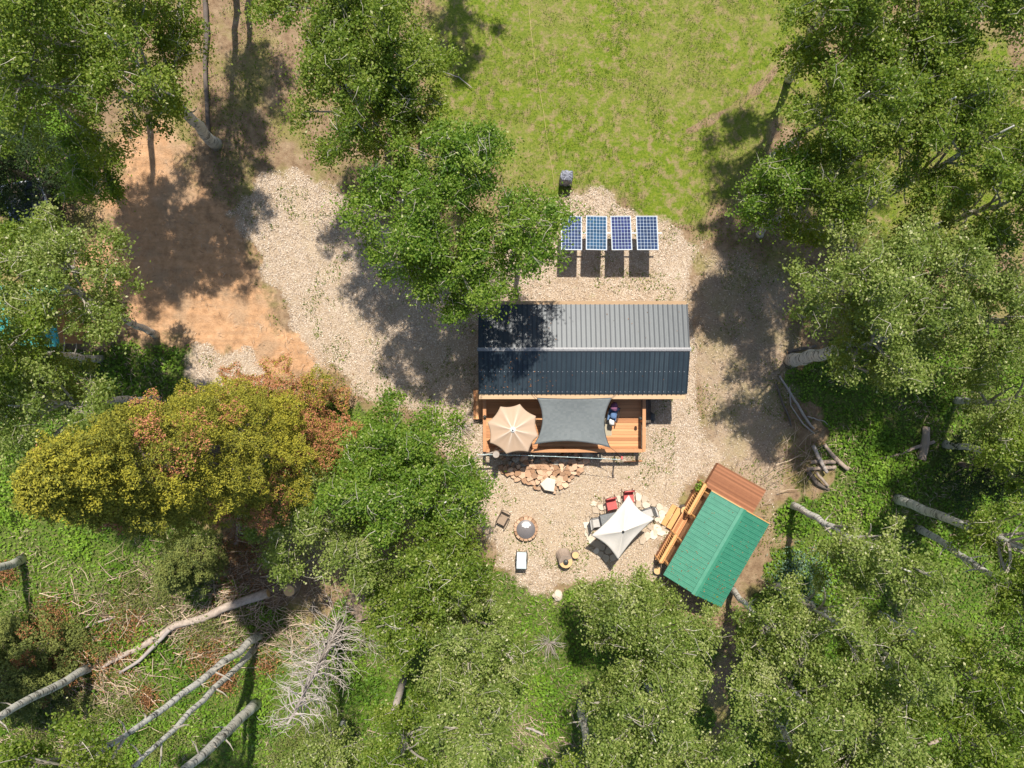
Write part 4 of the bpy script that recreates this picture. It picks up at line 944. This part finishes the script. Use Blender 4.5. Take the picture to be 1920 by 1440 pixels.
def fir(label, base, h, r, mat, tipshift=(0, 0), seed=1, n=46000, rust=.12, name='fir_tree', clump=.25, z0=.6, trunkmat='firbark', size=(.035, .075), skew=(0, 0), pw=.75, nk=150):
    rng = np.random.default_rng(seed); rr = random.Random(seed); B = W(base[0], base[1], 0)
    root = thing(name, (B.x, B.y, 0), label, 'tree')
    L = []; V = []; bm = MB(); K = nk; per = n // K
    for k in range(K):
        f = ((k + .5) / K) ** .92; z = z0 + (h - z0) * f; t = k * 2.39996 + rr.uniform(-.25, .25); rad = (r * (1 - f) ** pw + .12)
        q = rr.uniform(.66, 1.18) if k % 5 else rr.uniform(.35, .7); z += rr.uniform(-.2, .2)
        c = Vector((B.x + tipshift[0] * f + (math.cos(t) + skew[0]) * rad * q, B.y + tipshift[1] * f + (math.sin(t) + skew[1]) * rad * q, z))
        ax = Vector((B.x + tipshift[0] * f, B.y + tipshift[1] * f, max(.2, z - .25 * rad)))
        if k % 2 == 0: bm.tube(bezier(ax, ax.lerp(c, .5) + Vector((0, 0, .1 * rad)), c, 4), [.035, .03, .024, .016, .006], 4, caps=False)
        cr = clump * rr.uniform(.7, 1.35) * (.75 + .5 * (1 - f)); m_ = int(per * (cr / clump) ** 1.6)
        d = rng.normal(size=(m_, 3)); d[:, 2] = np.abs(d[:, 2]) * 1.0 - .25; d /= np.linalg.norm(d, axis=1, keepdims=True)
        tt = np.arctan2(d[:, 1], d[:, 0]); lob = 1 + .28 * np.sin(tt * rr.choice((3, 4, 5)) + rr.uniform(0, 6))
        L.append(np.array(c) + d * (cr * lob * rng.uniform(.72, 1.08, m_))[:, None] * np.array([1.05, 1.05, .62]) + rng.normal(size=(m_, 3)) * .025)
        red = rr.random() < rust * (.25 + 2.4 * (1 - f) ** 2)
        vv = np.clip(rng.beta(3, 2.4, m_) * .8 + rr.uniform(-.2, .18), 0, .86)
        if red: w2 = rng.random(m_) < rr.uniform(.35, .85); vv[w2] = rng.uniform(.89, 1, w2.sum())
        V.append(vv)
    L = np.vstack(L); V = np.concatenate(V)
    quads_obj('crown', leaf_quads(L, rng.uniform(size[0], size[1], len(L)), up=.35, asp=.45, rng=rng), V, mat, root)
    build('branches', bm, trunkmat, root)
    m = MB(); m.tube([(B.x, B.y, -.05), (B.x + tipshift[0] * .5, B.y + tipshift[1] * .5, h * .5), (B.x + tipshift[0], B.y + tipshift[1], h)], [.24 * h / 18 + .05, .15 * h / 18 + .03, .015], 10); build('trunk', m, trunkmat, root)
    return root

TREES = [
 # top left group
 dict(label='leaning white trunked aspen whose base stands at the top right end of the sandy track', crown=(255, 110), base=(405, 270), zc=9.6, r=2.7, trunk_r=.27, dens=.55),
 dict(label='aspen filling the top left corner of the picture', crown=(60, 40), zc=10.5, r=3.0),
 dict(label='aspen below the corner tree with a dark gap beneath it', crown=(95, 165), base=(150, 215), zc=9.5, r=2.6, dens=.58),
 dict(label='aspen at the top edge just left of the grey log', crown=(240, -50), base=(445, -40), zc=10.2, r=2.5),
 dict(label='low fresh green aspen sapling above the sandy track', crown=(155, 310), zc=5.5, r=1.5, rz=1.6, mat='leaf_c', trunk_r=.09, dens=1.1),
 # left middle
 dict(label='aspen over the teal roofed shed, its pale trunk casting a straight shadow', crown=(125, 520), base=(292, 628), zc=8.6, r=2.6, mat='leaf_b', dens=.85),
 dict(label='aspen at the left edge behind the long pale trunk', crown=(-55, 640), base=(188, 673), zc=11.0, r=2.7),
 dict(label='leafy aspen at the left edge above the yellow green fir', crown=(85, 755), base=(297, 748), zc=9.0, r=2.5, mat='leaf_b'),
 dict(label='small aspen at the left edge level with the sandy track', crown=(20, 480), zc=7.5, r=1.9, rz=2.4),
 # top centre
 dict(label='aspen at the top edge between the brown strip and the meadow', crown=(640, 30), zc=10, r=2.7),
 dict(label='aspen with white limbs showing at the top, left of the meadow shadow', crown=(720, 90), zc=9.6, r=2.3),
 dict(label='aspen hanging over the top of the gravel yard', crown=(670, 195), zc=9.3, r=2.35, dens=.85),
 dict(label='slim aspen between the gravel yard and the meadow', crown=(770, 190), zc=8.8, r=1.6, rz=2.4),
 # centre
 dict(label='dense green aspen above the left end of the black cabin, nearest the gravel yard', crown=(768, 395), zc=8.6, r=2.55, rz=3.0, mat='leaf_c', dens=.95),
 dict(label='dense green aspen reaching over the leftmost solar panel', crown=(982, 434), seed=12251, zc=8.0, r=2.25, rz=2.6, mat='leaf_c', dens=.9),
 dict(label='green aspen whose leaves touch the top left corner of the black roof', crown=(870, 500), base=(866, 540), zc=7.4, r=2.2, rz=2.4, mat='leaf_c', dens=1.1),
 dict(label='green aspen joining the two dense crowns above the black cabin', crown=(860, 300), zc=8.8, r=2.1, rz=2.6, mat='leaf_c'),
 # right top
 dict(label='aspen in the top right, its shadow on the meadow edge', crown=(1580, 20), base=(1478, 150), zc=10, r=2.4),
 dict(label='aspen in the top right corner of the picture', crown=(1820, 15), zc=10.2, r=2.8),
 dict(label='aspen with a grey limb showing just below the top edge on the right', crown=(1700, 60), base=(1590, 118), zc=9.6, r=2.3),
 dict(label='aspen right of the meadow path', crown=(1580, 210), zc=9.2, r=2.4, dens=1.1),
 dict(label='aspen inside the right hand group above the bare grey limb', crown=(1730, 220), zc=9.6, r=2.3),
 dict(label='aspen whose grey forked trunk shows at the right', crown=(1830, 270), base=(1560, 425), zc=9.8, r=2.4, trunk_r=.19),
 dict(label='aspen with a fresh green edge beside the large shadow right of the solar panels', crown=(1450, 360), base=(1425, 440), zc=7.6, r=1.7, rz=2.2, mat='leaf_c'),
 dict(label='aspen right of the large shadow and left of the grey forked trunk', crown=(1540, 365), zc=7.8, r=2.0),
 dict(label='aspen at the right edge below the brown clearing', crown=(1900, 370), zc=9.5, r=2.2),
 # right middle
 dict(label='pale leaved aspen right of the dark driveway shadow', crown=(1605, 530), base=(1505, 590), zc=9.2, r=2.15, mat='leaf_b'),
 dict(label='broad pale aspen in the middle of the right hand wood', crown=(1720, 520), zc=7.5, r=3.0, mat='leaf_b'),
 dict(label='pale aspen growing from the thick trunk at the edge of the driveway', crown=(1655, 630), base=(1484, 676), zc=7.6, r=2.4, rz=2.6, mat='leaf_b', trunk_r=.33),
 dict(label='pale aspen near the right edge, level with the black cabin', crown=(1885, 600), zc=7.2, r=2.8, mat='leaf_b'),
 dict(label='pale aspen over the broken branch on the green undergrowth', crown=(1925, 765), zc=6.8, r=2.3, mat='leaf_b', dens=.9),
 dict(label='dark shaded aspen at the right edge below the pale ones', crown=(1945, 860), zc=8.5, r=1.8),
 # right bottom
 dict(label='pale aspen with its leaning trunk starting beside the green cabin deck', crown=(1655, 1045), base=(1482, 946), zc=8.6, r=1.95, mat='leaf_b'),
 dict(label='aspen with the thick white trunk crossing the bright green undergrowth', crown=(1935, 1035), base=(1682, 935), zc=9.8, r=1.9, trunk_r=.23),
 dict(label='aspen with the long spotted white trunk near the right edge', crown=(1990, 1180), base=(1722, 990), zc=11.8, r=2.0, trunk_r=.17),
 dict(label='aspen whose leaves touch the lower corner of the green roof', crown=(1450, 1190), base=(1372, 1104), zc=6.4, r=1.7, rz=2.2, mat='leaf_b', trunk_r=.15),
 dict(label='pale aspen at the centre of the lower right wood', crown=(1560, 1160), zc=8.0, r=1.7, mat='leaf_b', dens=.8),
 dict(label='broad pale aspen below the green cabin', crown=(1500, 1310), zc=8.6, r=2.5, mat='leaf_b'),
 dict(label='pale aspen in the lower right, left of a dark gap', crown=(1670, 1240), zc=9.2, r=2.0, mat='leaf_b'),
 dict(label='aspen at the lower right edge', crown=(1850, 1290), zc=9.8, r=2.1),
 dict(label='aspen at the bottom edge, lower right wood', crown=(1640, 1390), zc=9.6, r=2.5, mat='leaf_b'),
 dict(label='aspen in the bottom right corner', crown=(1830, 1400), zc=10, r=2.5),
 dict(label='aspen with a bare grey trunk at the bottom, right of the dark strip', crown=(1545, 1480), base=(1436, 1326), zc=8.6, r=2.0),
 # bottom
 dict(label='pale aspen whose top reaches up toward the patio stumps', crown=(1168, 1150), zc=6.2, r=2.05, rz=2.6, mat='leaf_b', dens=1.1),
 dict(label='pale aspen below the white parasol and left of the green cabin', crown=(1250, 1210), zc=7.0, r=2.1, rz=2.6, mat='leaf_b'),
 dict(label='pale aspen at the bottom centre right of the bare trunk', crown=(1210, 1340), zc=8.6, r=2.5, mat='leaf_b'),
 dict(label='aspen at the bottom edge beside the dark strip', crown=(1290, 1430), zc=9, r=2.2, mat='leaf_b'),
 dict(label='aspen with a lone bare trunk at the bottom centre', crown=(1115, 1500), base=(1088, 1315), zc=9.4, r=1.7, trunk_r=.19),
 # lower centre mass
 dict(label='bright green aspen left of the deck steps', crown=(760, 830), zc=6.6, r=2.1, rz=2.5, mat='leaf_c', dens=1.15),
 dict(label='bright green aspen beside the wicker chair', crown=(840, 930), zc=6.8, r=2.0, rz=2.5, mat='leaf_c', dens=1.15),
 dict(label='green aspen between the fir and the patio', crown=(700, 930), zc=7.6, r=2.1, rz=2.6, mat='leaf_c', dens=1.1),
 dict(label='olive green aspen below the yellow green fir', crown=(560, 965), zc=5.2, r=2.35, rz=2.0, mat='leaf_b', dens=1.1),
 dict(label='green aspen left of the folding chair', crown=(830, 1060), zc=7.2, r=2.2, rz=2.6, mat='leaf_a', dens=1.15),
 dict(label='green aspen right of the bare dead tree', crown=(760, 1170), zc=6.8, r=1.9, rz=2.5, mat='leaf_a', dens=1.1),
 dict(label='dull green aspen between the olive one and the dead tree', crown=(680, 1045), zc=6.0, r=1.8, rz=2.2, mat='leaf_b', dens=1.1),
 dict(label='pale green aspen under the lower end of the gravel patio', crown=(893, 1195), zc=7.4, r=2.1, rz=2.6, mat='leaf_b', dens=1.1),
 dict(label='pale green aspen at the bottom, left of the bright grass gap', crown=(885, 1335), zc=8.0, r=2.45, mat='leaf_b'),
 dict(label='green aspen at the bottom edge right of the snag', crown=(760, 1400), zc=7.4, r=2.0, mat='leaf_a'),
 dict(label='low green aspen at the bottom edge left of the snag', crown=(620, 1410), zc=5.0, r=1.7, rz=1.8, mat='leaf_b'),
 # tall bare trunks, lower left, crowns beyond the frame
 dict(label='tall pale trunked aspen, right one of the pair running to the bottom edge', crown=(60, 1500), base=(490, 1190), zc=15.2, r=2.3, rz=2.8, trunk_r=.18),
 dict(label='tall pale trunked aspen, left one of the pair running to the bottom edge', crown=(110, 1570), base=(478, 1215), zc=15.6, r=2.1, rz=2.5, trunk_r=.15),
 dict(label='tall aspen whose dark spotted trunk ends at the bottom edge', crown=(170, 1590), base=(482, 1318), zc=14.5, r=2.1, rz=2.5, trunk_r=.25),
 dict(label='aspen whose grey trunk runs out at the lower left edge', crown=(-330, 1500), base=(172, 1250), zc=15, r=2.0, trunk_r=.2),
 dict(label='aspen with a short grey trunk end at the left edge', crown=(-420, 1200), base=(42, 1048), zc=14, r=2.0, trunk_r=.2),
 # beyond the frame, seen by their shadows
 dict(label='aspen beyond the top edge that shades the left side of the meadow', crown=(840, -370), zc=9, r=1.8),
 dict(label='aspen beyond the top edge that shades the brown strip', crown=(330, -230), zc=9, r=2.3),
 dict(label='aspen beyond the top edge that shades the right edge of the meadow', crown=(1590, -110), base=(1520, 60), zc=9.5, r=2.0),
]
def build_trees():
    for d in TREES: aspen(**d)
build_trees()
fir('large yellow green fir with rusty patches left of the deck', (530, 815), 19.0, 3.35, 'fir_olive', tipshift=(-.2, .5), seed=5, n=300000, nk=265, clump=.49, rust=.21, z0=.8, skew=(.05, -.12), pw=.62, size=(.026, .056))
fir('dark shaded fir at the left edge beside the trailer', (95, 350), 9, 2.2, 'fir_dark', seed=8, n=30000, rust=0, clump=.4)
fir('low dull green fir with rusty twigs at the lower left', (75, 1235), 4.2, 2.3, 'fir_mid', seed=11, n=34000, rust=.12, z0=.3, clump=.38, nk=110, pw=.5)
fir('young green fir below the large fir beside the brush', (385, 1040), 4.5, 1.4, 'fir_mid', seed=13, n=16000, rust=.02, z0=.3, clump=.3, nk=80)
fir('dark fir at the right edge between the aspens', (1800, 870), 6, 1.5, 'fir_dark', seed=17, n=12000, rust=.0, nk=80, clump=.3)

# dead bare trees -------------------------------------------------------
def dead_tree():
    B = W(640, 1165, 0); T_ = W(540, 1358, 10.4); rr = random.Random(4); rt = thing('dead_tree', (B.x, B.y, 0), 'bare dead tree with a tangle of pale curling branches', 'tree')
    path = [B.lerp(T_, i / 10) + Vector((rr.uniform(-.04, .04), rr.uniform(-.04, .04), 0)) for i in range(11)]
    m = MB(); m.tube(path, [.19 * (1 - .8 * i / 10) for i in range(11)], 10); build('trunk', m, 'deadwood', rt, smooth=True)
    bm = MB()
    for k in range(150):
        f = .06 + .9 * (k / 150); s = B.lerp(T_, f); t = k * 2.4 + rr.uniform(-.4, .4); ln = (2.5 * (1 - f * .6)) * rr.uniform(.6, 1.15)
        p = [s]; d = Vector((math.cos(t), math.sin(t), rr.uniform(-.1, .25))); cv = rr.uniform(-.5, .5)
        for i in range(6):
            d = (Matrix.Rotation(cv * .6 + rr.uniform(-.2, .2), 3, 'Z') @ d) + Vector((0, 0, -.08 + i * .05)); d.normalize(); p.append(p[-1] + d * ln / 6)
            if i > 1 and rr.random() < .75:
                e = Matrix.Rotation(rr.choice((-1, 1)) * rr.uniform(.5, 1.0), 3, 'Z') @ d; q = p[-1]
                bm.tube([q, q + e * ln * .16, q + (Matrix.Rotation(rr.uniform(-.6, .6), 3, 'Z') @ e) * ln * .33], [.010, .008, .003], 3, val=rr.random(), caps=False)
        bm.tube(p, [.024 - .0033 * i for i in range(7)], 4, val=rr.random(), caps=False)
    build('branches', bm, 'deadwood', rt)
    B = W(757, 1272, 0); T_ = W(735, 1342, 3.8); m = MB(); m.tube([B, B.lerp(T_, .5) + Vector((.03, .02, 0)), T_], [.2, .17, .13], 10); tag(build('snag', m, 'deadwood', smooth=True), 'short broken white snag right of the bare dead tree', 'snag')
    # small bare bushes
    for (px, py, lab) in ((865, 800, 'grey leafless bush left of the deck corner'), (1030, 1205, 'grey leafless bush in the gap above the bright grass'), (120, 880, 'grey dead twigs sticking out of the left end of the fir')):
        B = W(px, py, 0 if px != 120 else 9.5); rt = MB()
        for k in range(46):
            t = rr.uniform(0, 6.28); d = Vector((math.cos(t), math.sin(t), rr.uniform(.2, 1.2))).normalized(); p = [Vector(B)]
            for i in range(5): d = (Matrix.Rotation(rr.uniform(-.5, .5), 3, 'Z') @ d); p.append(p[-1] + d * rr.uniform(.12, .28))
            rt.tube(p, [.016, .013, .011, .009, .006, .003], 3, val=rr.random(), caps=False)
        tag(build('bare_bush' if px != 120 else 'dead_twigs', rt, 'deadwood'), lab, 'bush')
dead_tree()

# logs ------------------------------------------------------------------
def log(pts, rad, label, mat='log', name='fallen_log', group=None, z=None, cut=True):
    P = [W(p[0], p[1], p[2] if len(p) > 2 else 0.12) for p in pts]; n = len(P)
    R = rad if hasattr(rad, '__len__') else [rad * (1 - .25 * i / max(1, n - 1)) for i in range(n)]
    Q = []; RR = []
    for i in range(n - 1):
        for k in range(4):
            u = k / 4; Q.append(P[i].lerp(P[i + 1], u) + Vector((random.uniform(-.02, .02), random.uniform(-.02, .02), 0))); RR.append((R[i] * (1 - u) + R[i + 1] * u) * random.uniform(.93, 1.07))
    Q.append(P[-1]); RR.append(R[-1]); m = MB(); m.tube(Q, RR, 9)
    o = tag(build(name, m, mat, smooth=True), label, 'log', group)
    if cut:
        c = MB()
        for a, b, r in ((Q[0], Q[1], RR[0]), (Q[-1], Q[-2], RR[-1])):
            d = (a - b).normalized(); c.tube([a - d * .01, a + d * .006], r * .88, 10)
        build('cut_end', c, 'cut' if mat != 'deadwood' else 'deadwood', o)
    return o
log([(190, 1252, .18), (215, 1236, .2), (270, 1210, .26), (330, 1172, .3), (385, 1158, .32), (425, 1138, .36), (503, 1112, .45)], [.10, .13, .17, .17, .20, .21, .24], 'long pinkish log slanting up through the brush to the stumps', 'palelog')
log([(225, 1262, .4), (262, 1238, .45), (300, 1200, .5), (318, 1180, .5)], [.07, .09, .1, .1], 'thin log branching beside the long pinkish log', 'deadwood')
log([(383, -30), (388, 60), (384, 130), (391, 250)], [.11, .13, .10, .09], 'weathered log darkened like a trunk shadow, running straight down from the top edge', 'logdark')  # dark bark colour paints a trunk's shadow along this log
log([(145, 1182), (180, 1168), (215, 1157)], [.05, .06, .06], 'short pale stick lying in the brush above the long log', 'deadwood')
log([(40, 1345), (85, 1372), (130, 1412), (175, 1450)], [.05, .06, .07, .07], 'thin curved pale branch at the bottom left', 'deadwood', cut=False)
log([(290, 1338), (300, 1332), (322, 1318, .4)], [.04, .04, .05], 'short pale branch crossing the paired trunks', 'deadwood', cut=False)
RL = 'logs piled at the edge of the driveway'
log([(1462, 704), (1480, 735), (1500, 765), (1514, 790), (1527, 804)], [0.052, 0.059, 0.067, 0.059, 0.052], 'long curved grey log, topmost of the driveway pile', 'deadwood', group=RL)
log([(1455, 718), (1465, 748), (1478, 780), (1484, 800)], [0.052, 0.052, 0.044, 0.037], 'dark crooked branch left of the long curved grey log', 'logdark', group=RL)
log([(1480, 725), (1483, 760), (1505, 795), (1527, 813)], [0.030, 0.030, 0.037, 0.030], 'thin pale branch along the long curved grey log', 'deadwood', group=RL)
log([(1514, 780), (1530, 786), (1545, 790), (1556, 799)], [0.030, 0.030, 0.022, 0.022], 'thin pale branch reaching right into the green undergrowth', 'deadwood', group=RL, cut=False)
log([(1525, 836, .35), (1537, 862, .35), (1551, 886, .35)], [0.089, 0.096, 0.089], 'smooth grey log lying across two pale short logs', 'deadwood', group=RL)
log([(1520, 866, .12), (1566, 866, .12)], [0.104, 0.104], 'short pale log, upper of the two under the grey log', group=RL)
log([(1512, 880, .12), (1567, 876, .12)], [0.096, 0.096], 'short pale log, lower of the two under the grey log', group=RL)
log([(1545, 832, .2), (1562, 855, .2), (1590, 880, .2)], [0.089, 0.104, 0.111], 'rough brown log right of the short pale logs', group=RL)
log([(1515, 882, .12), (1530, 905, .12), (1554, 918, .12)], [0.104, 0.111, 0.089], 'dark rough log, lowest of the driveway pile', 'logdark', group=RL)
log([(1530, 885, .35), (1553, 912, .3)], [0.074, 0.074], 'split brown log on top of the dark rough log', group=RL)
log([(1476, 661), (1496, 656), (1530, 648)], [.08, .08, .07], 'short dark log lying above the thick trunk at the driveway edge', 'logdark', group=RL)
log([(1650, 860), (1690, 850), (1720, 838), (1752, 828)], [.05, .07, .09, .08], 'broken brown branch lying on the bright green undergrowth', cut=False)
log([(1728, 862), (1735, 830), (1737, 800)], [.2, .2, .16], 'wide pinkish root log under the pale aspens', 'log')
log([(1350, 1395, .4), (1352, 1440, .4)], [.06, .06], 'short grey plank post at the bottom edge', 'deadwood')
log([(1405, 1410), (1428, 1445)], [.07, .08], 'pinkish stick at the bottom edge near the dark strip')
log([(1740, 1396), (1765, 1386)], [.09, .09], 'short pinkish log in the lower right undergrowth')
log([(985, 1365, .3), (1000, 1368, .3), (1018, 1378, .3)], [.05, .07, .05], 'short white broken branch in the bottom centre brush', 'deadwood', cut=False)
log([(950, 1345), (965, 1330), (972, 1315)], [.05, .05, .04], 'thin pale stick in the bottom centre brush', 'deadwood', cut=False)
log([(452, 950), (447, 1000), (442, 1020)], [.12, .13, .12], 'orange brown log standing in the gap under the large fir')
log([(830, 133), (860, 145), (885, 165)], [.02, .025, .02], 'fine dead branch lying at the left edge of the meadow', 'deadwood', cut=False)

# ------------------------------------------------------------------ stuff: undergrowth, grass, pebbles, brush
def scatter(n, box, seed):
    g = np.random.default_rng(seed); return g, g.uniform(box[0], box[1], n), g.uniform(box[2], box[3], n)
BOX = (-29, 29, -23, 21)
def inframe(x, y): return (np.abs(x) < 27.5) & (y < 20) & (y > -21.5)
def stuff():
    # leafy undergrowth
    g, x, y = scatter(680000, BOX, 41); z = zones(x, y); den = fbm(x * .55, y * .55, 51); hgt = np.clip((den - .40) * 2.4, 0, 1)
    k = (z['lush'] > .5) & (g.random(len(x)) < .32 + .95 * hgt) & (z['gravel'] < .4) & (z['sand'] < .5)
    x, y, hh = x[k], y[k], hgt[k]; n = len(x); top = .06 + hh * .9 * vnoise(x * 1.9, y * 1.9, 61) ** 1.3
    P = np.stack([x, y, g.random(n) ** .5 * top], 1)
    v = np.clip(g.beta(2.5, 2.5, n) * .7 + (vnoise(x * .8, y * .8, 71) - .5) * .6 + .1, 0, 1)
    o = quads_obj('undergrowth', leaf_quads(P, g.uniform(.045, .10, n), up=.4, rng=g), v, 'under'); tag(o, 'low leafy green plants covering the forest floor', 'undergrowth', kind='stuff')
    # meadow grass
    g, x, y = scatter(520000, BOX, 42); z = zones(x, y); den = fbm(x * 1.1, y * 1.1, 52); d2 = fbm(x * .22, y * .22, 53, 3)
    k = (z['meadow'] > .42) & (g.random(len(x)) < np.clip((den - .36) * 4.2, .06, 1)) & (z['gravel'] < .5)
    # keep a worn path
    pa, pb = W(1480, 90), W(1290, 245)
    e = np.array([pb.x - pa.x, pb.y - pa.y]); t = np.clip(((x - pa.x) * e[0] + (y - pa.y) * e[1]) / (e @ e), 0, 1)
    dist = np.hypot(x - pa.x - e[0] * t, y - pa.y - e[1] * t + .25 * np.sin(t * 5)); k &= (dist > .22) | (g.random(len(x)) < .2)
    x, y, dn, dd = x[k], y[k], den[k], d2[k]; n = len(x)
    P = np.stack([x, y, g.uniform(.0, .07, n) + np.clip(dn - .5, 0, 1) * .2], 1)
    v = np.clip(.62 - (dn - .45) * 1.6 + (dd - .5) * .9 + g.normal(0, .17, n), 0, 1)
    o = quads_obj('meadow_grass', leaf_quads(P, g.uniform(.022, .055, n), up=.1, asp=.3, rng=g), v, 'grassb'); tag(o, 'short yellow green grass of the open meadow', 'grass', kind='stuff')
    # sparse tufts on dirt and gravel
    g, x, y = scatter(420000, BOX, 43); z = zones(x, y); den = fbm(x * .9 + 7, y * .9, 54)
    oth = (z['meadow'] < .5) & (z['lush'] < .55) & (z['sand'] < .45); thr = np.where(z['gravel'] > .5, .60, np.where(z['sparse'] > .5, .58, .50))
    k = oth & (den > thr) & (g.random(len(x)) < .6); x, y = x[k], y[k]; n = len(x)
    P = np.stack([x, y, g.uniform(0, .07, n)], 1)
    o = quads_obj('weeds', leaf_quads(P, g.uniform(.025, .07, n), up=.2, asp=.4, rng=g), np.clip(g.normal(.4, .25, n), 0, 1), 'grassb'); tag(o, 'thin weeds growing through the gravel and bare earth', 'weeds', kind='stuff')
    # pebbles
    g, x, y = scatter(330000, (-16, 18, -13, 12), 44); z = zones(x, y)
    k = ((z['gravel'] > .45) & (g.random(len(x)) < .55)) | ((z['sparse'] > .5) & (g.random(len(x)) < .12)); x, y = x[k], y[k]; n = len(x)
    P = np.stack([x, y, g.uniform(.0, .03, n)], 1); o = quads_obj('pebbles', leaf_quads(P, g.uniform(.014, .034, n), up=2.0, asp=.8, rng=g, fold=-.3), g.random(n), 'prockp'); tag(o, 'loose pale gravel stones of the yard and patio', 'gravel', kind='stuff')
    # blue-leaved patch
    c = W(1503, 1088, .3); g = np.random.default_rng(9); n = 2600; P = np.array(c) + g.normal(size=(n, 3)) * np.array([.65, .75, .12])
    o = quads_obj('blue_shrub', leaf_quads(P, g.uniform(.03, .06, n), rng=g), g.random(n), 'bluewild', origin=(c.x, c.y, 0)); tag(o, 'low blue green shrub in the undergrowth right of the green cabin', 'shrub')
    # litter bits under the trees
    g, x, y = scatter(90000, BOX, 45); z = zones(x, y); k = ((z['lush'] > .4) | (z['sparse'] > .4) | (z['sand'] > .3) & (g.random(len(x)) < .25)) & (z['gravel'] < .6) & (fbm(x * .6, y * .6, 56) > .5); x, y = x[k], y[k]; n = len(x)
    P = np.stack([x, y, g.uniform(0, .2, n)], 1); t = g.uniform(0, 6.28, n)
    o = quads_obj('leaf_litter', leaf_quads(P, g.uniform(.06, .22, n), up=1.2, asp=.06, rng=g), g.random(n), 'brush'); tag(o, 'scattered dead twigs and litter on the forest floor', 'litter', kind='stuff')
M['prockp'] = pm('pale_pebble', (.28, .20, .14), (.68, .58, .47), 3, .9, bump=0, vmix=.95)
stuff()
def brush():
    rr = random.Random(12); m = MB()
    # slash field: lower left, sticks fanning from the cut stumps, and a few smaller heaps
    fields = [((330, 1130), (190, 75), 520, -.45), ((480, 1090), (90, 60), 330, -.5), ((190, 1290), (120, 70), 260, .6), ((400, 1200), (110, 60), 180, -.6), ((60, 1400), (90, 50), 120, .3),
              ((560, 1190), (90, 50), 150, .2), ((980, 1390), (110, 60), 130, .6), ((1500, 860), (60, 60), 60, -1.0), ((760, 1410), (60, 40), 60, .5), ((1640, 1410), (60, 40), 90, -.3)]
    for (c, s, n, a0) in fields:
        for k in range(int(n * 1.5)):
            px = rr.gauss(c[0], s[0] * .55); py = rr.gauss(c[1], s[1] * .55); z = rr.uniform(.03, .4); p = W(px, py, z)
            a = a0 + rr.gauss(0, .75); d = Vector((math.cos(a), -math.sin(a) * -1 if False else math.sin(-a), rr.uniform(-.15, .25))); L = rr.uniform(.3, 1.5); sd = Vector((-d.y, d.x, 0)) * rr.uniform(-.25, .25)
            r = rr.uniform(.006, .022); m.tube([p - d * L / 2, p + sd * L * .5, p + d * L / 2], [r, r * .85, r * .4], 3, val=rr.random(), caps=False)
    o = build('brushwood', m, 'brush', origin=(0, 0, 0)); tag(o, 'tangle of cut dead branches and sticks lying round the fallen logs', 'brush', kind='stuff')
    g = np.random.default_rng(77); L = []
    for (px, py, s, n) in ((250, 1170, 50, 1500), (100, 1160, 40, 1400), (390, 1230, 45, 1500), (420, 1275, 22, 1300), (275, 1310, 22, 900), (500, 1245, 20, 500), (200, 1230, 50, 1800), (470, 1010, 40, 1500), (440, 1075, 60, 1600), (10, 1075, 20, 600), (620, 740, 35, 500), (130, 1250, 50, 1200)):
        c = W(px, py, .25); q = s / 37; L.append(np.array(c) + g.normal(size=(n, 3)) * np.array([q * .6, q * .6, .12]))
    LB = []
    for (px, py, s, n) in ((60, 1260, 70, 5000), (130, 1200, 50, 3500), (300, 1100, 60, 3000), (250, 1130, 50, 2500), (180, 1330, 70, 4000), (50, 1380, 60, 3500), (380, 1180, 40, 2000), (20, 1180, 40, 2000), (600, 1420, 60, 2500), (550, 1400, 50, 2000), (140, 1420, 60, 3000), (300, 1400, 40, 1500)):
        for q in range(14):
            cx = px + g.normal() * s * .6; cy = py + g.normal() * s * .4; c = W(cx, cy, g.uniform(.1, .6)); LB.append(np.array(c) + g.normal(size=(n // 14, 3)) * np.array([.3, .22, .10]))
    LB = np.vstack(LB); o = quads_obj('cut_boughs', leaf_quads(LB, g.uniform(.03, .07, len(LB)), up=.4, asp=.35, rng=g), np.clip(g.beta(2.2, 2.2, len(LB)), 0, .88), 'fir_mid'); tag(o, 'olive green boughs strewn over the cut branches at the lower left', 'boughs', kind='stuff')
    L = np.vstack(L); n = len(L); o = quads_obj('dead_needles', leaf_quads(L, g.uniform(.03, .08, n), up=.3, asp=.35, rng=g), g.random(n), 'rust'); tag(o, 'rusty dead fir needles on the cut branches', 'needles', kind='stuff')
brush()
